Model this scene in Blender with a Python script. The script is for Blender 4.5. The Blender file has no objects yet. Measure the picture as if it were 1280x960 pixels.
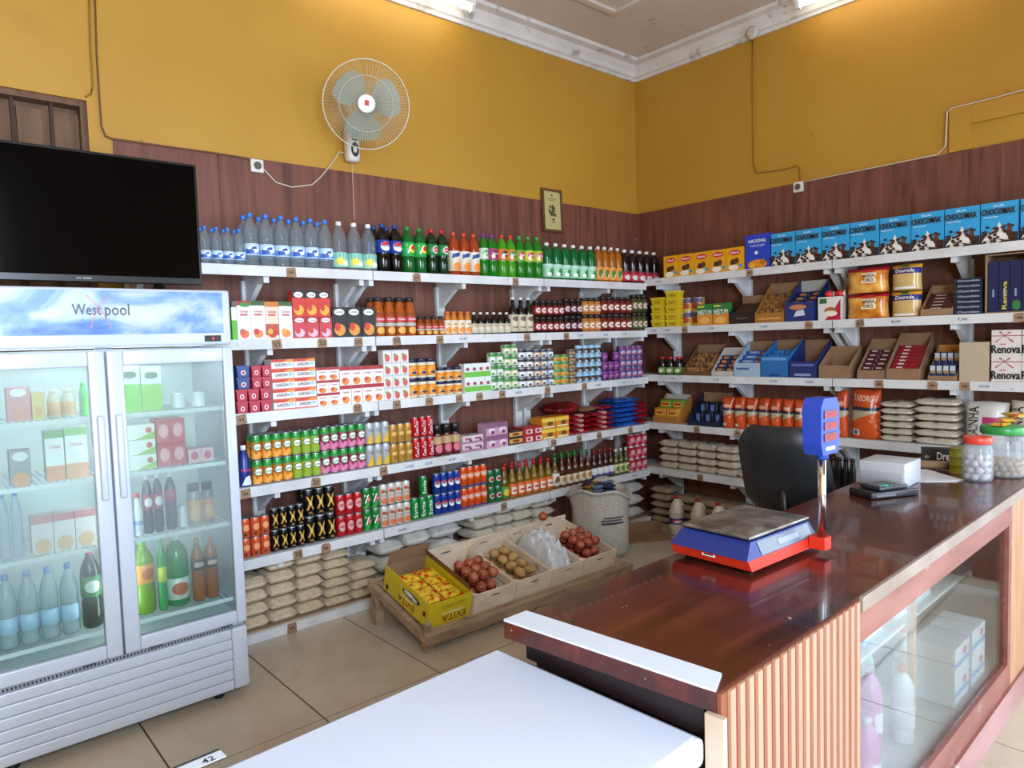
import bpy, math, random
from mathutils import Vector, Matrix
random.seed(7)
S = bpy.context.scene
C = S.collection
PI = math.pi
# ------------------------------------------------------------------ camera (fitted to the shelf, panel and cornice lines)
F = 885.07
CAM = Vector((-5.3998, -4.3334, 1.6854))
YAW, PITCH, ROLL = (math.radians(a) for a in (49.0416, -3.561, -1.7554))
fwd = Vector((math.cos(PITCH)*math.cos(YAW), math.cos(PITCH)*math.sin(YAW), math.sin(PITCH)))
rgt = Vector((math.sin(YAW), -math.cos(YAW), 0)); upv = rgt.cross(fwd)
rgt, upv = rgt*math.cos(ROLL)+upv*math.sin(ROLL), upv*math.cos(ROLL)-rgt*math.sin(ROLL)
cd = bpy.data.cameras.new('camera'); co = bpy.data.objects.new('camera', cd); C.objects.link(co)
cd.sensor_width = 36; cd.lens = F/1280*36; cd.clip_start = .05
co.matrix_world = Matrix(((rgt.x, upv.x, -fwd.x, CAM.x), (rgt.y, upv.y, -fwd.y, CAM.y), (rgt.z, upv.z, -fwd.z, CAM.z), (0, 0, 0, 1)))
S.camera = co
def px(x, y, axis, val):
    d = fwd+rgt*((x-640)/F)-upv*((y-480)/F)
    return CAM+d*((val-CAM[axis])/d[axis])
# ------------------------------------------------------------------ world, daylight through the door openings, exposure
S.view_settings.view_transform = 'Standard'; S.view_settings.look = 'None'
S.view_settings.gamma = 1; S.view_settings.use_curve_mapping = False
S.view_settings.exposure = 0.0
w = bpy.data.worlds.new('sky'); S.world = w; w.use_nodes = True
w.node_tree.nodes['Background'].inputs[0].default_value = (.80, .89, 1, 1)
w.node_tree.nodes['Background'].inputs[1].default_value = 2.0
S.cycles.max_bounces = 8; S.cycles.transparent_max_bounces = 16
S.cycles.caustics_reflective = False; S.cycles.caustics_refractive = False
def area(name, loc, rot, sx, sy, power, col):
    l = bpy.data.lights.new(name, 'AREA'); l.shape = 'RECTANGLE'; l.size = sx; l.size_y = sy; l.energy = power; l.color = col
    o = bpy.data.objects.new(name, l); C.objects.link(o); o.location = loc; o.rotation_euler = rot; return o
DAY = (.66, .82, 1)
DOWN = PI/2-.45
area('daylight_front_door', (-5.55, -6.62, 1.8), (DOWN, 0, 0), 1.7, 3.4, 540, DAY)
area('daylight_street_door', (-1.4, -6.62, 1.3), (DOWN, 0, 0), 1.7, 2.5, 120, DAY)
area('daylight_side_door', (.12, -5.0, 1.45), (DOWN, 0, PI/2), 1.5, 2.8, 120, DAY)
# ------------------------------------------------------------------ materials
def lin(h):
    if not isinstance(h, str): return h
    v = [int(h[i:i+2], 16)/255 for i in (1, 3, 5)]
    return tuple(c/12.92 if c <= .04045 else ((c+.055)/1.055)**2.4 for c in v)
MC = {}
def mat(h, rough=.5, metal=0., clear=0., trans=0., coat=0., emit=0., spec=.5):
    k = (h, rough, metal, clear, trans, coat, emit, spec)
    if k in MC: return MC[k]
    m = bpy.data.materials.new('paint_'+str(h).strip('#')); m.use_nodes = True
    nt = m.node_tree; b = nt.nodes['Principled BSDF']; c = (*lin(h), 1)
    b.inputs['Base Color'].default_value = c; b.inputs['Roughness'].default_value = rough; b.inputs['Metallic'].default_value = metal
    b.inputs['Coat Weight'].default_value = coat; b.inputs['Specular IOR Level'].default_value = spec; b.inputs['Transmission Weight'].default_value = trans
    if emit: b.inputs['Emission Color'].default_value = c; b.inputs['Emission Strength'].default_value = emit
    if clear:
        t = nt.nodes.new('ShaderNodeBsdfTransparent'); t.inputs[0].default_value = tuple(.35+.65*x for x in c[:3])+(1,)
        x = nt.nodes.new('ShaderNodeMixShader'); x.inputs[0].default_value = 1-clear
        nt.links.new(t.outputs[0], x.inputs[1]); nt.links.new(b.outputs[0], x.inputs[2])
        nt.links.new(x.outputs[0], nt.nodes['Material Output'].inputs[0])
    MC[k] = m; return m
def nodemat(name, rough, stops, scale=(1, 1, 1), noise=3., detail=6., dist=0., bump=0., rvar=0., metal=0., coat=0., stains=None):
    """colour ramp over stretched noise in object space, optional stains with a shape of their own"""
    m = bpy.data.materials.new(name); m.use_nodes = True; nt = m.node_tree; b = nt.nodes['Principled BSDF']
    N, L = nt.nodes.new, nt.links.new
    tc = N('ShaderNodeTexCoord'); mp = N('ShaderNodeMapping'); mp.inputs['Scale'].default_value = scale
    geo = N('ShaderNodeNewGeometry'); L(geo.outputs['Position'], mp.inputs[0])
    nz = N('ShaderNodeTexNoise'); nz.inputs['Scale'].default_value = noise; nz.inputs['Detail'].default_value = detail; nz.inputs['Distortion'].default_value = dist
    L(mp.outputs[0], nz.inputs['Vector'])
    r = N('ShaderNodeValToRGB'); e = r.color_ramp.elements
    while len(e) < len(stops): e.new(.5)
    for i, (p, h) in enumerate(stops): e[i].position = p; e[i].color = (*lin(h), 1)
    L(nz.outputs['Fac'], r.inputs[0]); col = r.outputs[0]
    if stains:
        for (sc, lo, hi, h, amt) in stains:
            n2 = N('ShaderNodeTexNoise'); n2.inputs['Scale'].default_value = sc; n2.inputs['Detail'].default_value = 5
            L(geo.outputs['Position'], n2.inputs['Vector'])
            mr = N('ShaderNodeMapRange'); mr.inputs[1].default_value = lo; mr.inputs[2].default_value = hi; mr.inputs[4].default_value = amt
            L(n2.outputs['Fac'], mr.inputs[0])
            mx = N('ShaderNodeMix'); mx.data_type = 'RGBA'; mx.inputs[7].default_value = (*lin(h), 1)
            L(mr.outputs[0], mx.inputs[0]); L(col, mx.inputs[6]); col = mx.outputs[2]
    L(col, b.inputs['Base Color'])
    b.inputs['Roughness'].default_value = rough; b.inputs['Metallic'].default_value = metal; b.inputs['Coat Weight'].default_value = coat
    if rvar:
        mr = N('ShaderNodeMapRange'); mr.inputs[3].default_value = rough-rvar; mr.inputs[4].default_value = rough+rvar; L(nz.outputs['Fac'], mr.inputs[0]); L(mr.outputs[0], b.inputs['Roughness'])
    if bump:
        bp = N('ShaderNodeBump'); bp.inputs['Strength'].default_value = bump; bp.inputs['Distance'].default_value = .01; L(nz.outputs['Fac'], bp.inputs['Height']); L(bp.outputs[0], b.inputs['Normal'])
    return m
M_YELLOW = nodemat('yellow_wall_paint', .55, [(.3, '#b08026'), (.7, '#b98a2f')], noise=1.3, bump=.05,
                   stains=[(9, .70, .76, '#6d4a1a', .55), (2.2, .66, .8, '#a8741c', .6)])
M_PLY = nodemat('stained_plywood', .6, [(.25, '#502b22'), (.5, '#6d4032'), (.75, '#7f4f3e')], scale=(6, 6, .55), noise=3.2, detail=9, dist=.6, bump=.1,
                stains=[(14, .72, .76, '#b98f76', .5)])
M_WHITE = nodemat('worn_white_paint', .5, [(.3, '#c6c6c6'), (.6, '#d9d9da')], noise=5, stains=[(16, .66, .74, '#9a938a', .6)])
M_TILE = nodemat('beige_floor_tile', .22, [(.3, '#b3a38e'), (.7, '#c2b39e')], noise=2.4, rvar=.08, stains=[(5, .62, .8, '#9c8a74', .5)])
M_GROUT = mat('#4a3c30', .9)
M_CEIL = nodemat('ceiling_paint', .7, [(.3, '#c4b7ae'), (.7, '#d0c5bd')], noise=2, stains=[(8, .66, .74, '#8e7f74', .5)])
M_CORN = nodemat('cornice_paint', .6, [(.3, '#c9c6c4'), (.7, '#d8d6d5')], noise=4, stains=[(7, .6, .7, '#7d736b', .7)])
M_COUNTER = nodemat('varnished_dark_wood', .2, [(.2, '#2c1210'), (.5, '#4a1e19'), (.8, '#6a2c20')], scale=(.6, 5, 5), noise=2.2, detail=8, dist=.8, rvar=.07, coat=.3,
                    stains=[(22, .73, .76, '#b8a49c', .8)])
M_CWOOD = nodemat('red_brown_frame_wood', .4, [(.3, '#7a4034'), (.7, '#92574a')], scale=(1, 6, 6), noise=3, stains=[(9, .62, .72, '#a8968c', .6)])
M_DARKEND = mat('#1f1315', .35)
M_PINE = nodemat('pale_crate_pine', .75, [(.3, '#cdb79e'), (.7, '#e4d3bc')], scale=(2, 2, 8), noise=3, stains=[(11, .64, .74, '#7d6347', .6)])
M_BENCH = nodemat('weathered_bench_wood', .8, [(.3, '#8a6e56'), (.7, '#b0967a')], scale=(1.5, 6, 6), noise=3, stains=[(9, .6, .72, '#54402f', .6)])
M_CARD = nodemat('brown_cardboard', .85, [(.3, '#87664a'), (.7, '#957356')], noise=8)
M_FRIDGE = mat('#b9c0cd', .3, coat=.3)
M_LID = mat('#ccd3e4', .28, coat=.3)
M_BLACK = mat('#0b0b0d', .4); M_CHROME = mat('#d8d8d8', .15, 1.)
M_TAG = nodemat('tag_card', .9, [(.3, '#8a6a50'), (.7, '#a07f63')], noise=30)
M_SHUT = nodemat('old_shutter_wood', .8, [(.3, '#5b4030'), (.7, '#7d5d46')], scale=(6, 6, .6), noise=3, detail=8)
# ------------------------------------------------------------------ mesh builder
class MB:
    def __init__(s): s.v = []; s.f = []; s.m = []; s.sm = []; s.mats = []
    def mi(s, m):
        if isinstance(m, str): m = mat(m)
        if m not in s.mats: s.mats.append(m)
        return s.mats.index(m)
    def face(s, idx, m, smooth=False): s.f.append(idx); s.m.append(s.mi(m)); s.sm.append(smooth)
    def add(s, vs, fs, m, smooth=False):
        b = len(s.v); s.v += [tuple(p) for p in vs]; i = s.mi(m)
        for f in fs: s.f.append([b+k for k in f]); s.m.append(i); s.sm.append(smooth)
        return s
    def box(s, x0, y0, z0, x1, y1, z1, m, front=None):
        vs = [(x, y, z) for z in (z0, z1) for y in (y0, y1) for x in (x0, x1)]
        s.add(vs, [(0, 2, 3, 1), (4, 5, 7, 6), (1, 3, 7, 5), (3, 2, 6, 7), (2, 0, 4, 6)], m)
        b = len(s.v)-8; s.face([b, b+1, b+5, b+4], front or m); return s
    def bbox(s, x0, y0, z0, x1, y1, z1, m, r=.008):
        """box with chamfered edges"""
        import bmesh
        bm = bmesh.new(); bmesh.ops.create_cube(bm, size=1)
        for v in bm.verts: v.co = Vector(((x0+x1)/2+v.co.x*(x1-x0), (y0+y1)/2+v.co.y*(y1-y0), (z0+z1)/2+v.co.z*(z1-z0)))
        bmesh.ops.bevel(bm, geom=bm.edges[:], offset=r, segments=2, affect='EDGES', profile=.6)
        bm.verts.index_update(); s.add([v.co[:] for v in bm.verts], [[v.index for v in f.verts] for f in bm.faces], m, True); bm.free(); return s
    def lathe(s, prof, ms, seg=16, cx=0, cy=0):
        """prof [(r,z)], ms one material per band (or one)"""
        b = len(s.v); n = len(prof)
        for r, z in prof:
            for k in range(seg): a = 2*PI*k/seg; s.v.append((cx+r*math.sin(a), cy-r*math.cos(a), z))
        for i in range(n-1):
            m = ms[i] if isinstance(ms, (list, tuple)) else ms
            for k in range(seg):
                k2 = (k+1) % seg; s.face([b+i*seg+k, b+i*seg+k2, b+(i+1)*seg+k2, b+(i+1)*seg+k], m, True)
        m0 = ms[0] if isinstance(ms, (list, tuple)) else ms; m1 = ms[-1] if isinstance(ms, (list, tuple)) else ms
        s.face([b+k for k in range(seg)][::-1], m0); s.face([b+(n-1)*seg+k for k in range(seg)], m1); return s
    def prism(s, pts, a0, a1, axis, m):
        """2-D outline pts extruded from a0 to a1 along axis: x -> (y,z), y -> (x,z), z -> (x,y)"""
        def P(p, a): return (a, p[0], p[1]) if axis == 'x' else (p[0], a, p[1]) if axis == 'y' else (p[0], p[1], a)
        n = len(pts); vs = [P(p, a0) for p in pts]+[P(p, a1) for p in pts]
        return s.add(vs, [tuple(range(n))[::-1], tuple(range(n, 2*n))]+[(i, (i+1) % n, n+(i+1) % n, n+i) for i in range(n)], m)
    def tube(s, path, r, m, seg=8, closed=False):
        P = [Vector(p) for p in path]; n = len(P); b = len(s.v)
        for i, p in enumerate(P):
            t = (P[(i+1) % n]-P[i-1]) if closed else (P[min(i+1, n-1)]-P[max(i-1, 0)])
            t.normalize(); u = t.cross(Vector((0, 0, 1)) if abs(t.z) < .9 else Vector((1, 0, 0))).normalized(); w_ = t.cross(u)
            rr = r[i] if isinstance(r, (list, tuple)) else r
            for k in range(seg): a = 2*PI*k/seg; s.v.append(tuple(p+u*math.cos(a)*rr+w_*math.sin(a)*rr))
        for i in range(n if closed else n-1):
            for k in range(seg):
                j = (i+1) % n; k2 = (k+1) % seg; s.face([b+i*seg+k, b+j*seg+k, b+j*seg+k2, b+i*seg+k2], m, True)
        if not closed: s.face([b+k for k in range(seg)], m); s.face([b+(n-1)*seg+k for k in range(seg)][::-1], m)
        return s
    def prints(s, pr, mp):
        """flat print: mp(u,v,layer)->xyz; u,v in 0..1 of the printed face"""
        for L, q in enumerate(pr):
            k = q[0]
            if k == 'r':
                _, u0, v0, u1, v1, c = q; n = 6; vs = []; fs = []
                for i in range(n+1): u = u0+(u1-u0)*i/n; vs += [mp(u, v0, L), mp(u, v1, L)]
                s.add(vs, [(2*i, 2*i+2, 2*i+3, 2*i+1) for i in range(n)], c)
            elif k == 'e':
                _, cu, cv, ru, rv, c = q; vs = [mp(cu, cv, L)]; fs = []; n = 14
                for j in (1, 2, 3):
                    for i in range(n): a = 2*PI*i/n; vs.append(mp(cu+ru*j/3*math.cos(a), cv+rv*j/3*math.sin(a), L))
                fs = [(0, 1+i, 1+(i+1) % n) for i in range(n)]
                for j in (0, 1): fs += [(1+j*n+i, 1+(j+1)*n+i, 1+(j+1)*n+(i+1) % n, 1+j*n+(i+1) % n) for i in range(n)]
                s.add(vs, fs, c)
            elif k == 'p':
                n = len(q[1]); cu = sum(a for a, b in q[1])/n; cv = sum(b for a, b in q[1])/n; vs = [mp(cu, cv, L)]; bd = []
                for i in range(n):
                    (a, b), (c, d) = q[1][i], q[1][(i+1) % n]; bd += [(a+(c-a)*t/4, b+(d-b)*t/4) for t in range(4)]
                n = len(bd)
                for j in (1, 2, 3): vs += [mp(cu+(a-cu)*j/3, cv+(b-cv)*j/3, L) for a, b in bd]
                fs = [(0, 1+i, 1+(i+1) % n) for i in range(n)]
                for j in (0, 1): fs += [(1+j*n+i, 1+(j+1)*n+i, 1+(j+1)*n+(i+1) % n, 1+j*n+(i+1) % n) for i in range(n)]
                s.add(vs, fs, q[2])
            elif k in ('t', 'tv'):
                _, txt, u0, v0, u1, v1, c = q; vs, fs = text_mesh(txt)
                if k == 't': pts = [mp(u0+(u1-u0)*a, v0+(v1-v0)*b, L) for a, b in vs]
                else: pts = [mp(u1-(u1-u0)*b, v0+(v1-v0)*a, L) for a, b in vs]
                s.add(pts, fs, c)
        return s
    def mesh(s, name):
        me = bpy.data.meshes.new(name); me.from_pydata(s.v, [], s.f)
        for m in s.mats: me.materials.append(m)
        me.polygons.foreach_set('material_index', s.m); me.polygons.foreach_set('use_smooth', s.sm); me.update(); return me
TX = {}
def text_mesh(txt):
    if txt in TX: return TX[txt]
    cu = bpy.data.curves.new('t', 'FONT'); cu.body = txt; cu.resolution_u = 2; cu.offset = .012; cu.fill_mode = 'FRONT'
    o = bpy.data.objects.new('t', cu); C.objects.link(o); bpy.context.view_layer.update()
    ev = o.evaluated_get(bpy.context.evaluated_depsgraph_get()); me = ev.to_mesh()
    vs = [(v.co.x, v.co.y) for v in me.vertices]; fs = [tuple(p.vertices) for p in me.polygons]; ev.to_mesh_clear()
    bpy.data.objects.remove(o); bpy.data.curves.remove(cu)
    x0 = min(v[0] for v in vs); x1 = max(v[0] for v in vs); y0 = min(v[1] for v in vs); y1 = max(v[1] for v in vs)
    TX[txt] = ([((a-x0)/(x1-x0), (b-y0)/(y1-y0)) for a, b in vs], fs); return TX[txt]
for t_ in 'Sumol|7UP|PEPSI|FANTA|Coca-Cola|Sprite|CHOCOMAX|CERELAC|NACIONAL|NESTUM|Renova|EVITA|Westpool|RAINHA|Dreams|MARIA|ORO|Dourada|GARDEN|Compal|XL'.split('|'): text_mesh(t_)
def flat(x0, z0, x1, z1, y, eps=.0006):
    return lambda u, v, L: (x0+(x1-x0)*u, y-eps*(L+1), z0+(z1-z0)*v)
def cyl(r, z0, z1, span=2.6, eps=.0005):
    def f(u, v, L): a = (u-.5)*span; R = r+eps*(L+1.6); return (R*math.sin(a), -R*math.cos(a), z0+(z1-z0)*v)
    return f
# ------------------------------------------------------------------ objects
def link(name, me, parent=None, loc=(0, 0, 0), rot=(0, 0, 0)):
    if isinstance(me, MB): me = me.mesh(name)
    o = bpy.data.objects.new(name, me); C.objects.link(o); o.location = loc; o.rotation_euler = rot
    if parent: o.parent = parent
    return o
USED = {}
def tag(o, label, cat, group=None, same=False):
    n = len(label.replace('-', ' ').split())
    if not 4 <= len(label.split()) <= 16: print('LABELLEN', len(label.split()), label)
    if label in USED and not same: print('DUPLABEL', label)
    USED[label] = 1
    o['label'] = label; o['category'] = cat
    if group: o['group'] = group
    return o
def empty(name, loc=(0, 0, 0), rot=(0, 0, 0)):
    o = bpy.data.objects.new(name, None); C.objects.link(o); o.location = loc; o.rotation_euler = rot; o.empty_display_size = .05; return o
def struct(name, mb, parent=None):
    o = link(name, mb, parent)
    if not parent: o['kind'] = 'structure'
    return o
class Kind:
    def __init__(s, name, root, kids=(), w=0, d=0, h=0):
        s.name = name; s.root = root.mesh(name) if isinstance(root, MB) else root
        s.kids = [(n, k.mesh(n) if isinstance(k, MB) else k) for n, k in kids]; s.w = w; s.d = d; s.h = h
    def put(s, loc, rot=(0, 0, 0)):
        o = link(s.name, s.root, None, loc, rot if isinstance(rot, tuple) else (0, 0, rot))
        for n, k in s.kids: link(n, k, o)
        return o
# ================================================================== ROOM
XL, YF, ZC, ZP = -7.2, -6.6, 4.2, 2.838
def wall_with_holes(mb, length, height, holes, P, m):
    """holes (a0,a1,z0,z1); P(a,z,side)"""
    cuts = sorted({0, length, *[h[0] for h in holes], *[h[1] for h in holes]})
    for a0, a1 in zip(cuts, cuts[1:]):
        zs = [(0, height)]
        for h in holes:
            if h[0] <= a0 and a1 <= h[1]:
                zs = [z for z in ((0, h[2]), (h[3], height)) if z[1]-z[0] > 1e-4]
        for z0, z1 in zs: P(mb, a0, a1, z0, z1, m)
T = .25
def PA_(mb, a0, a1, z0, z1, m): mb.box(XL+a0, 0, z0, XL+a1, T, z1, m)
def PB_(mb, a0, a1, z0, z1, m): mb.box(0, -a1, z0, T, -a0, z1, m)
def PF_(mb, a0, a1, z0, z1, m): mb.box(XL+a0, YF-T, z0, XL+a1, YF, z1, m)
xd0, xd1, zd1 = -6.0, px(108, 125, 1, 0).x, 3.015
mb = MB(); wall_with_holes(mb, -XL, ZC, [(xd0-XL, xd1-XL, 0.0, zd1)], PA_, M_YELLOW); struct('wall_back', mb)
mb = MB(); wall_with_holes(mb, -YF, ZC, [(4.25, 5.75, 0., 3.0)], PB_, M_YELLOW); struct('wall_right', mb)
mb = MB(); wall_with_holes(mb, -XL, ZC, [(.8, 2.5, 0., 3.55), (4.95, 6.65, 0., 2.6)], PF_, M_YELLOW); struct('wall_front', mb)
mb = MB(); mb.box(XL-T, YF, 0, XL, 0, ZC, M_YELLOW); struct('wall_left', mb)
mb = MB(); mb.box(XL-T, YF-T, ZC, T, T, ZC+.1, M_CEIL)
ceil = struct('ceiling', mb)
for (x0, y0, x1, y1) in ((-1.05, -6, -1.0, -.671), (-6, -.67, -1.0, -.62), (-2.75, -6, -2.7, -.671)):
    mb = MB(); xa, xb = sorted((x0, x1)); mb.box(xa, y0, ZC-.022, xb, y1, ZC-.0005, M_CEIL); link('molding', mb, ceil)
# cornice
prof = [(0, 4.055), (.02, 4.055), (.03, 4.075), (.05, 4.085), (.06, 4.12), (.10, 4.165), (.16, 4.175), (.17, ZC-.001), (0, ZC-.001)]
mb = MB(); mb.prism([(-a, z) for a, z in prof], XL, 0, 'x', M_CORN); struct('trim_1', mb)
mb = MB(); mb.prism([(-a, z) for a, z in prof], YF, 0, 'y', M_CORN); struct('trim_2', mb)
# plywood panelling, sheet by sheet
pa = MB(); x = -.0125; root = None
edges = [px(140.6, 174, 1, 0).x]; e0 = edges[0]
cuts = [e0]+[e0+.55+1.22*i for i in range(3)]+[-.013]
for i, (a, b) in enumerate(zip(cuts, cuts[1:])):
    mb = MB(); mb.box(a+.001, -.012, .0, b-.001, -.0005, ZP, M_PLY)
    if i == 0: root = struct('trim_3', mb)
    else: link('panel', mb, root)
cuts = [0, .95, 2.17, 3.39, 4.2]
for i, (a, b) in enumerate(zip(cuts, cuts[1:])):
    mb = MB(); mb.box(-.012, -b+.001, 0, -.0005, -a-.001, ZP, M_PLY)
    if i == 0: root = struct('trim_4', mb)
    else: link('panel', mb, root)
# yellow painted door surround raised on the right wall above the panelling
yn = px(1216, 155, 0, 0).y
surround = MB(); surround.box(-.025, yn, ZP+.001, -.0005, yn+.13, 3.12, M_YELLOW); surround.box(-.025, yn-1.3, 3.0, -.0005, yn-.001, 3.12, M_YELLOW); struct('trim_5', surround)
# floor with tiles
mb = MB(); mb.box(XL-T, YF-T, -.12, T, T, -.004, M_GROUT); floor = struct('floor', mb)
TS = .633; me = MB().box(.004, .004, -.006, TS-.004, TS-.004, 0, M_TILE).mesh('tile')
nx0 = math.floor((XL+4.037)/TS); ny0 = math.floor((YF+.764)/TS)
for i in range(nx0, 7):
    for j in range(ny0, 2): link('tile', me, floor, (-4.037+i*TS, -.764+j*TS, 0))
# shuttered door high behind the television
mb = MB(); mb.box(xd0, .11, 0, xd1, .14, zd1, M_SHUT); door = struct('door_1', mb)
for a in (-5.3, -5.12, -4.95, -4.78, -4.62):
    mb = MB(); mb.box(a-.075, .08, 0, a+.07, .109, zd1-.06, M_SHUT); link('plank', mb, door)
    mb = MB(); mb.box(a+.066, .05, 0, a+.082, .078, zd1-.03, mat('#3a2219', .7)); link('bar', mb, door)
mb = MB(); mb.box(xd0, .02, zd1-.03, xd1, .10, zd1, M_SHUT); link('door_head', mb, door)
mb = MB(); mb.box(xd1-.03, .02, 0, xd1, .10, zd1-.03, M_SHUT); link('door_jamb', mb, door)
# ground outside the open doors
mb = MB(); mb.box(-16, -18, -.2, 10, YF-T-.001, -.05, mat('#b9b2a6', .9)); struct('floor_outside', mb)
mb = MB(); mb.box(T+.001, YF-T, -.2, 10, 4, -.05, mat('#b9b2a6', .9)); struct('floor_yard', mb)
# ================================================================== FLUORESCENT LAMPS
def tube_lamp(loc, rotz, label):
    o = empty('fluorescent_lamp', loc, (0, 0, rotz)); L = 1.22
    link('lamp_housing', MB().box(-L, -.03, -.02, 0, .03, .035, mat('#e8e8e8', .4)), o)
    e = mat('#fff4dc', .4, emit=14.)
    t = MB(); t.tube([(-L+.03, -.0, -.045), (-.03, -.0, -.045)], .014, e, 10); link('tube', t, o)
    for a in (-L, -.03): link('lamp_holder', MB().box(a, -.015, -.065, a+.03, .015, -.021, '#dcdcdc'), o)
    return tag(o, label, 'lamp', 'fluorescent tubes along the cornice')
pA = px(592, 12, 1, -.2); tube_lamp((pA.x, -.2, 4.13), 0, 'lit fluorescent tube lamp on the cornice of the wall with the fan')
pB = px(995, 12, 0, -.2); tube_lamp((-.2, pB.y, 4.13), PI/2, 'lit fluorescent tube lamp on the cornice of the wall above cereal boxes')
# ================================================================== SHELVING
ZA = [2.1485, 1.7337, 1.3195, .8996, .4885]; ZB = [2.182, 1.758, 1.339, .9136, .509]
DA, DB = .3639, .3389
XA = lambda p, k, y=-DA+.02: px(p, [340, 420, 490, 565, 640][k], 1, y).x
def px_row(p, z, axis, val):
    """pixel column p where the plane axis=val meets height z -> coordinate along the wall"""
    lo, hi = 0., 960.
    for _ in range(40):
        mid = (lo+hi)/2
        if px(p, mid, axis, val).z > z: lo = mid
        else: hi = mid
    q = px(p, lo, axis, val); return q.x if axis == 1 else q.y
def bracket(x, z, D, wallB):
    pts = [(-.015, z), (-D+.03, z), (-D+.03, z-.07), (-D+.12, z-.07), (-.06, z-.19), (-.015, z-.19)]
    mb = MB()
    if wallB: mb.prism(pts, x-.016, x+.016, 'y', M_WHITE)
    else: mb.prism(pts, x-.016, x+.016, 'x', M_WHITE)
    return mb
def shelf_unit(wall, a, b, arms, label, floor_shelf, stickers=()):
    o = empty('wall_shelving', ((a+b)/2, -DA/2, 0) if wall == 'A' else (-DB/2, (a+b)/2, 0))
    inv = Matrix.Translation(o.location).inverted()
    def ch(name, mb):
        c = link(name, mb, o); c.matrix_parent_inverse = inv; return c
    Z = ZA if wall == 'A' else ZB; D = DA if wall == 'A' else DB
    for k, z in enumerate(Z):
        mb = MB(); f = MB()
        if wall == 'A': mb.box(a, -D+.021, z-.022, b, -.014, z, M_WHITE); f.box(a, -D, z-.058, b, -D+.02, z, M_WHITE)
        else: mb.box(-D+.021, b, z-.022, -.014, a, z, M_WHITE); f.box(-D, b, z-.058, -D+.02, a, z, M_WHITE)
        ch('shelf_board', mb); ch('shelf_edge', f)
        for x in arms: ch('bracket', bracket(x, z-.023, D, wall == 'B'))
    if floor_shelf:
        mb = MB(); f = MB()
        if wall == 'A': mb.box(a, -D+.031, .04, b, -.014, .062, M_BENCH); f.box(a, -D, 0.001, b, -D+.03, .055, M_WHITE)
        else: mb.box(-D+.031, b, .04, -.014, a, .062, M_BENCH); f.box(-D, b, 0.001, -D+.03, a, .055, M_WHITE)
        ch('shelf_board', mb); ch('shelf_edge', f)
    for x in arms:
        mb = MB(); z0 = .063 if floor_shelf else .001
        if wall == 'A': mb.box(x-.035, -.045, z0, x+.035, -.0155, Z[0]-.06, M_WHITE)
        else: mb.box(-.045, x-.035, z0, -.0155, x+.035, Z[0]-.06, M_WHITE)
        ch('post', mb)
    for (k, p, t) in stickers:
        z = Z[k]; c = px_row(p, z-.03, 1 if wall == 'A' else 0, -D); mb = MB()
        mp = (lambda u, v, L: (c-.035+.07*u, -D-.0006-.0006*L, z-.043+.026*v)) if wall == 'A' else (lambda u, v, L: (-D-.0006-.0006*L, c+.035-.07*u, z-.043+.026*v))
        mb.prints([('r', -.1, -.15, 1.1, 1.15, '#cfd2d6'), ('t', t, .1, .15, .9, .85, '#2a2c33')], mp); ch('price_label', mb)
    return tag(o, label, 'shelving', 'white wall shelving')
arm = lambda p: px_row(p, ZA[0]-.08, 1, -DA+.03)
armB = lambda p: px_row(p, ZB[0]-.08, 0, -DB+.03)
j1 = px_row(466, ZA[0], 1, -DA); j2 = px_row(680, ZA[0], 1, -DA)
A3R = -DB-.004
shelf_unit('A', -4.5, j1-.004, [-4.40, arm(333), arm(452)], 'white wooden shelving unit beside the drinks fridge, with bagged sugar at its foot', True)
shelf_unit('A', j1+.004, j2-.004, [arm(464), arm(580), arm(675)], 'white wooden shelving unit in the middle of the wall with the fan', True,
           [(3, 512, '21,00'), (3, 536, '23,00'), (3, 565, '18,00'), (1, 579, '21,00'), (4, 503, '25,00'), (2, 648, '40,00')])
shelf_unit('A', j2+.004, A3R, [arm(682.5)+.03, arm(761), A3R-.03], 'white wooden shelving unit on the fan wall nearest the room corner', True,
           [(1, 726, '35,00'), (1, 757, '24,00'), (1, 781, '27,00'), (2, 748, '27,00'), (2, 780, '27,50'), (4, 735, '60,00'), (4, 793, '45,00')])
jB = px_row(1040, ZB[0], 0, -DB)
shelf_unit('B', -.016, jB+.004, [px_row(822, ZB[0]-.08, 0, -DB+.03), armB(912), armB(1032)], 'white wooden shelving unit on the right wall nearest the corner', False,
           [(0, 823, '31,00'), (1, 817, '21,00'), (1, 834, '34,00'), (1, 889, '17,50'), (1, 955, '14,00'), (2, 840, '11,50'), (2, 895, '15,00'), (2, 967, '20,00'), (2, 1012, '20,00')])
shelf_unit('B', jB-.004, -3.75, [armB(1046), armB(1192), -3.4], 'white wooden shelving unit on the right wall, holding biscuits and tissue boxes', False,
           [(1, 1203, '7,00'), (1, 1120, '8,00'), (2, 1230, '23,00')])
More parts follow.
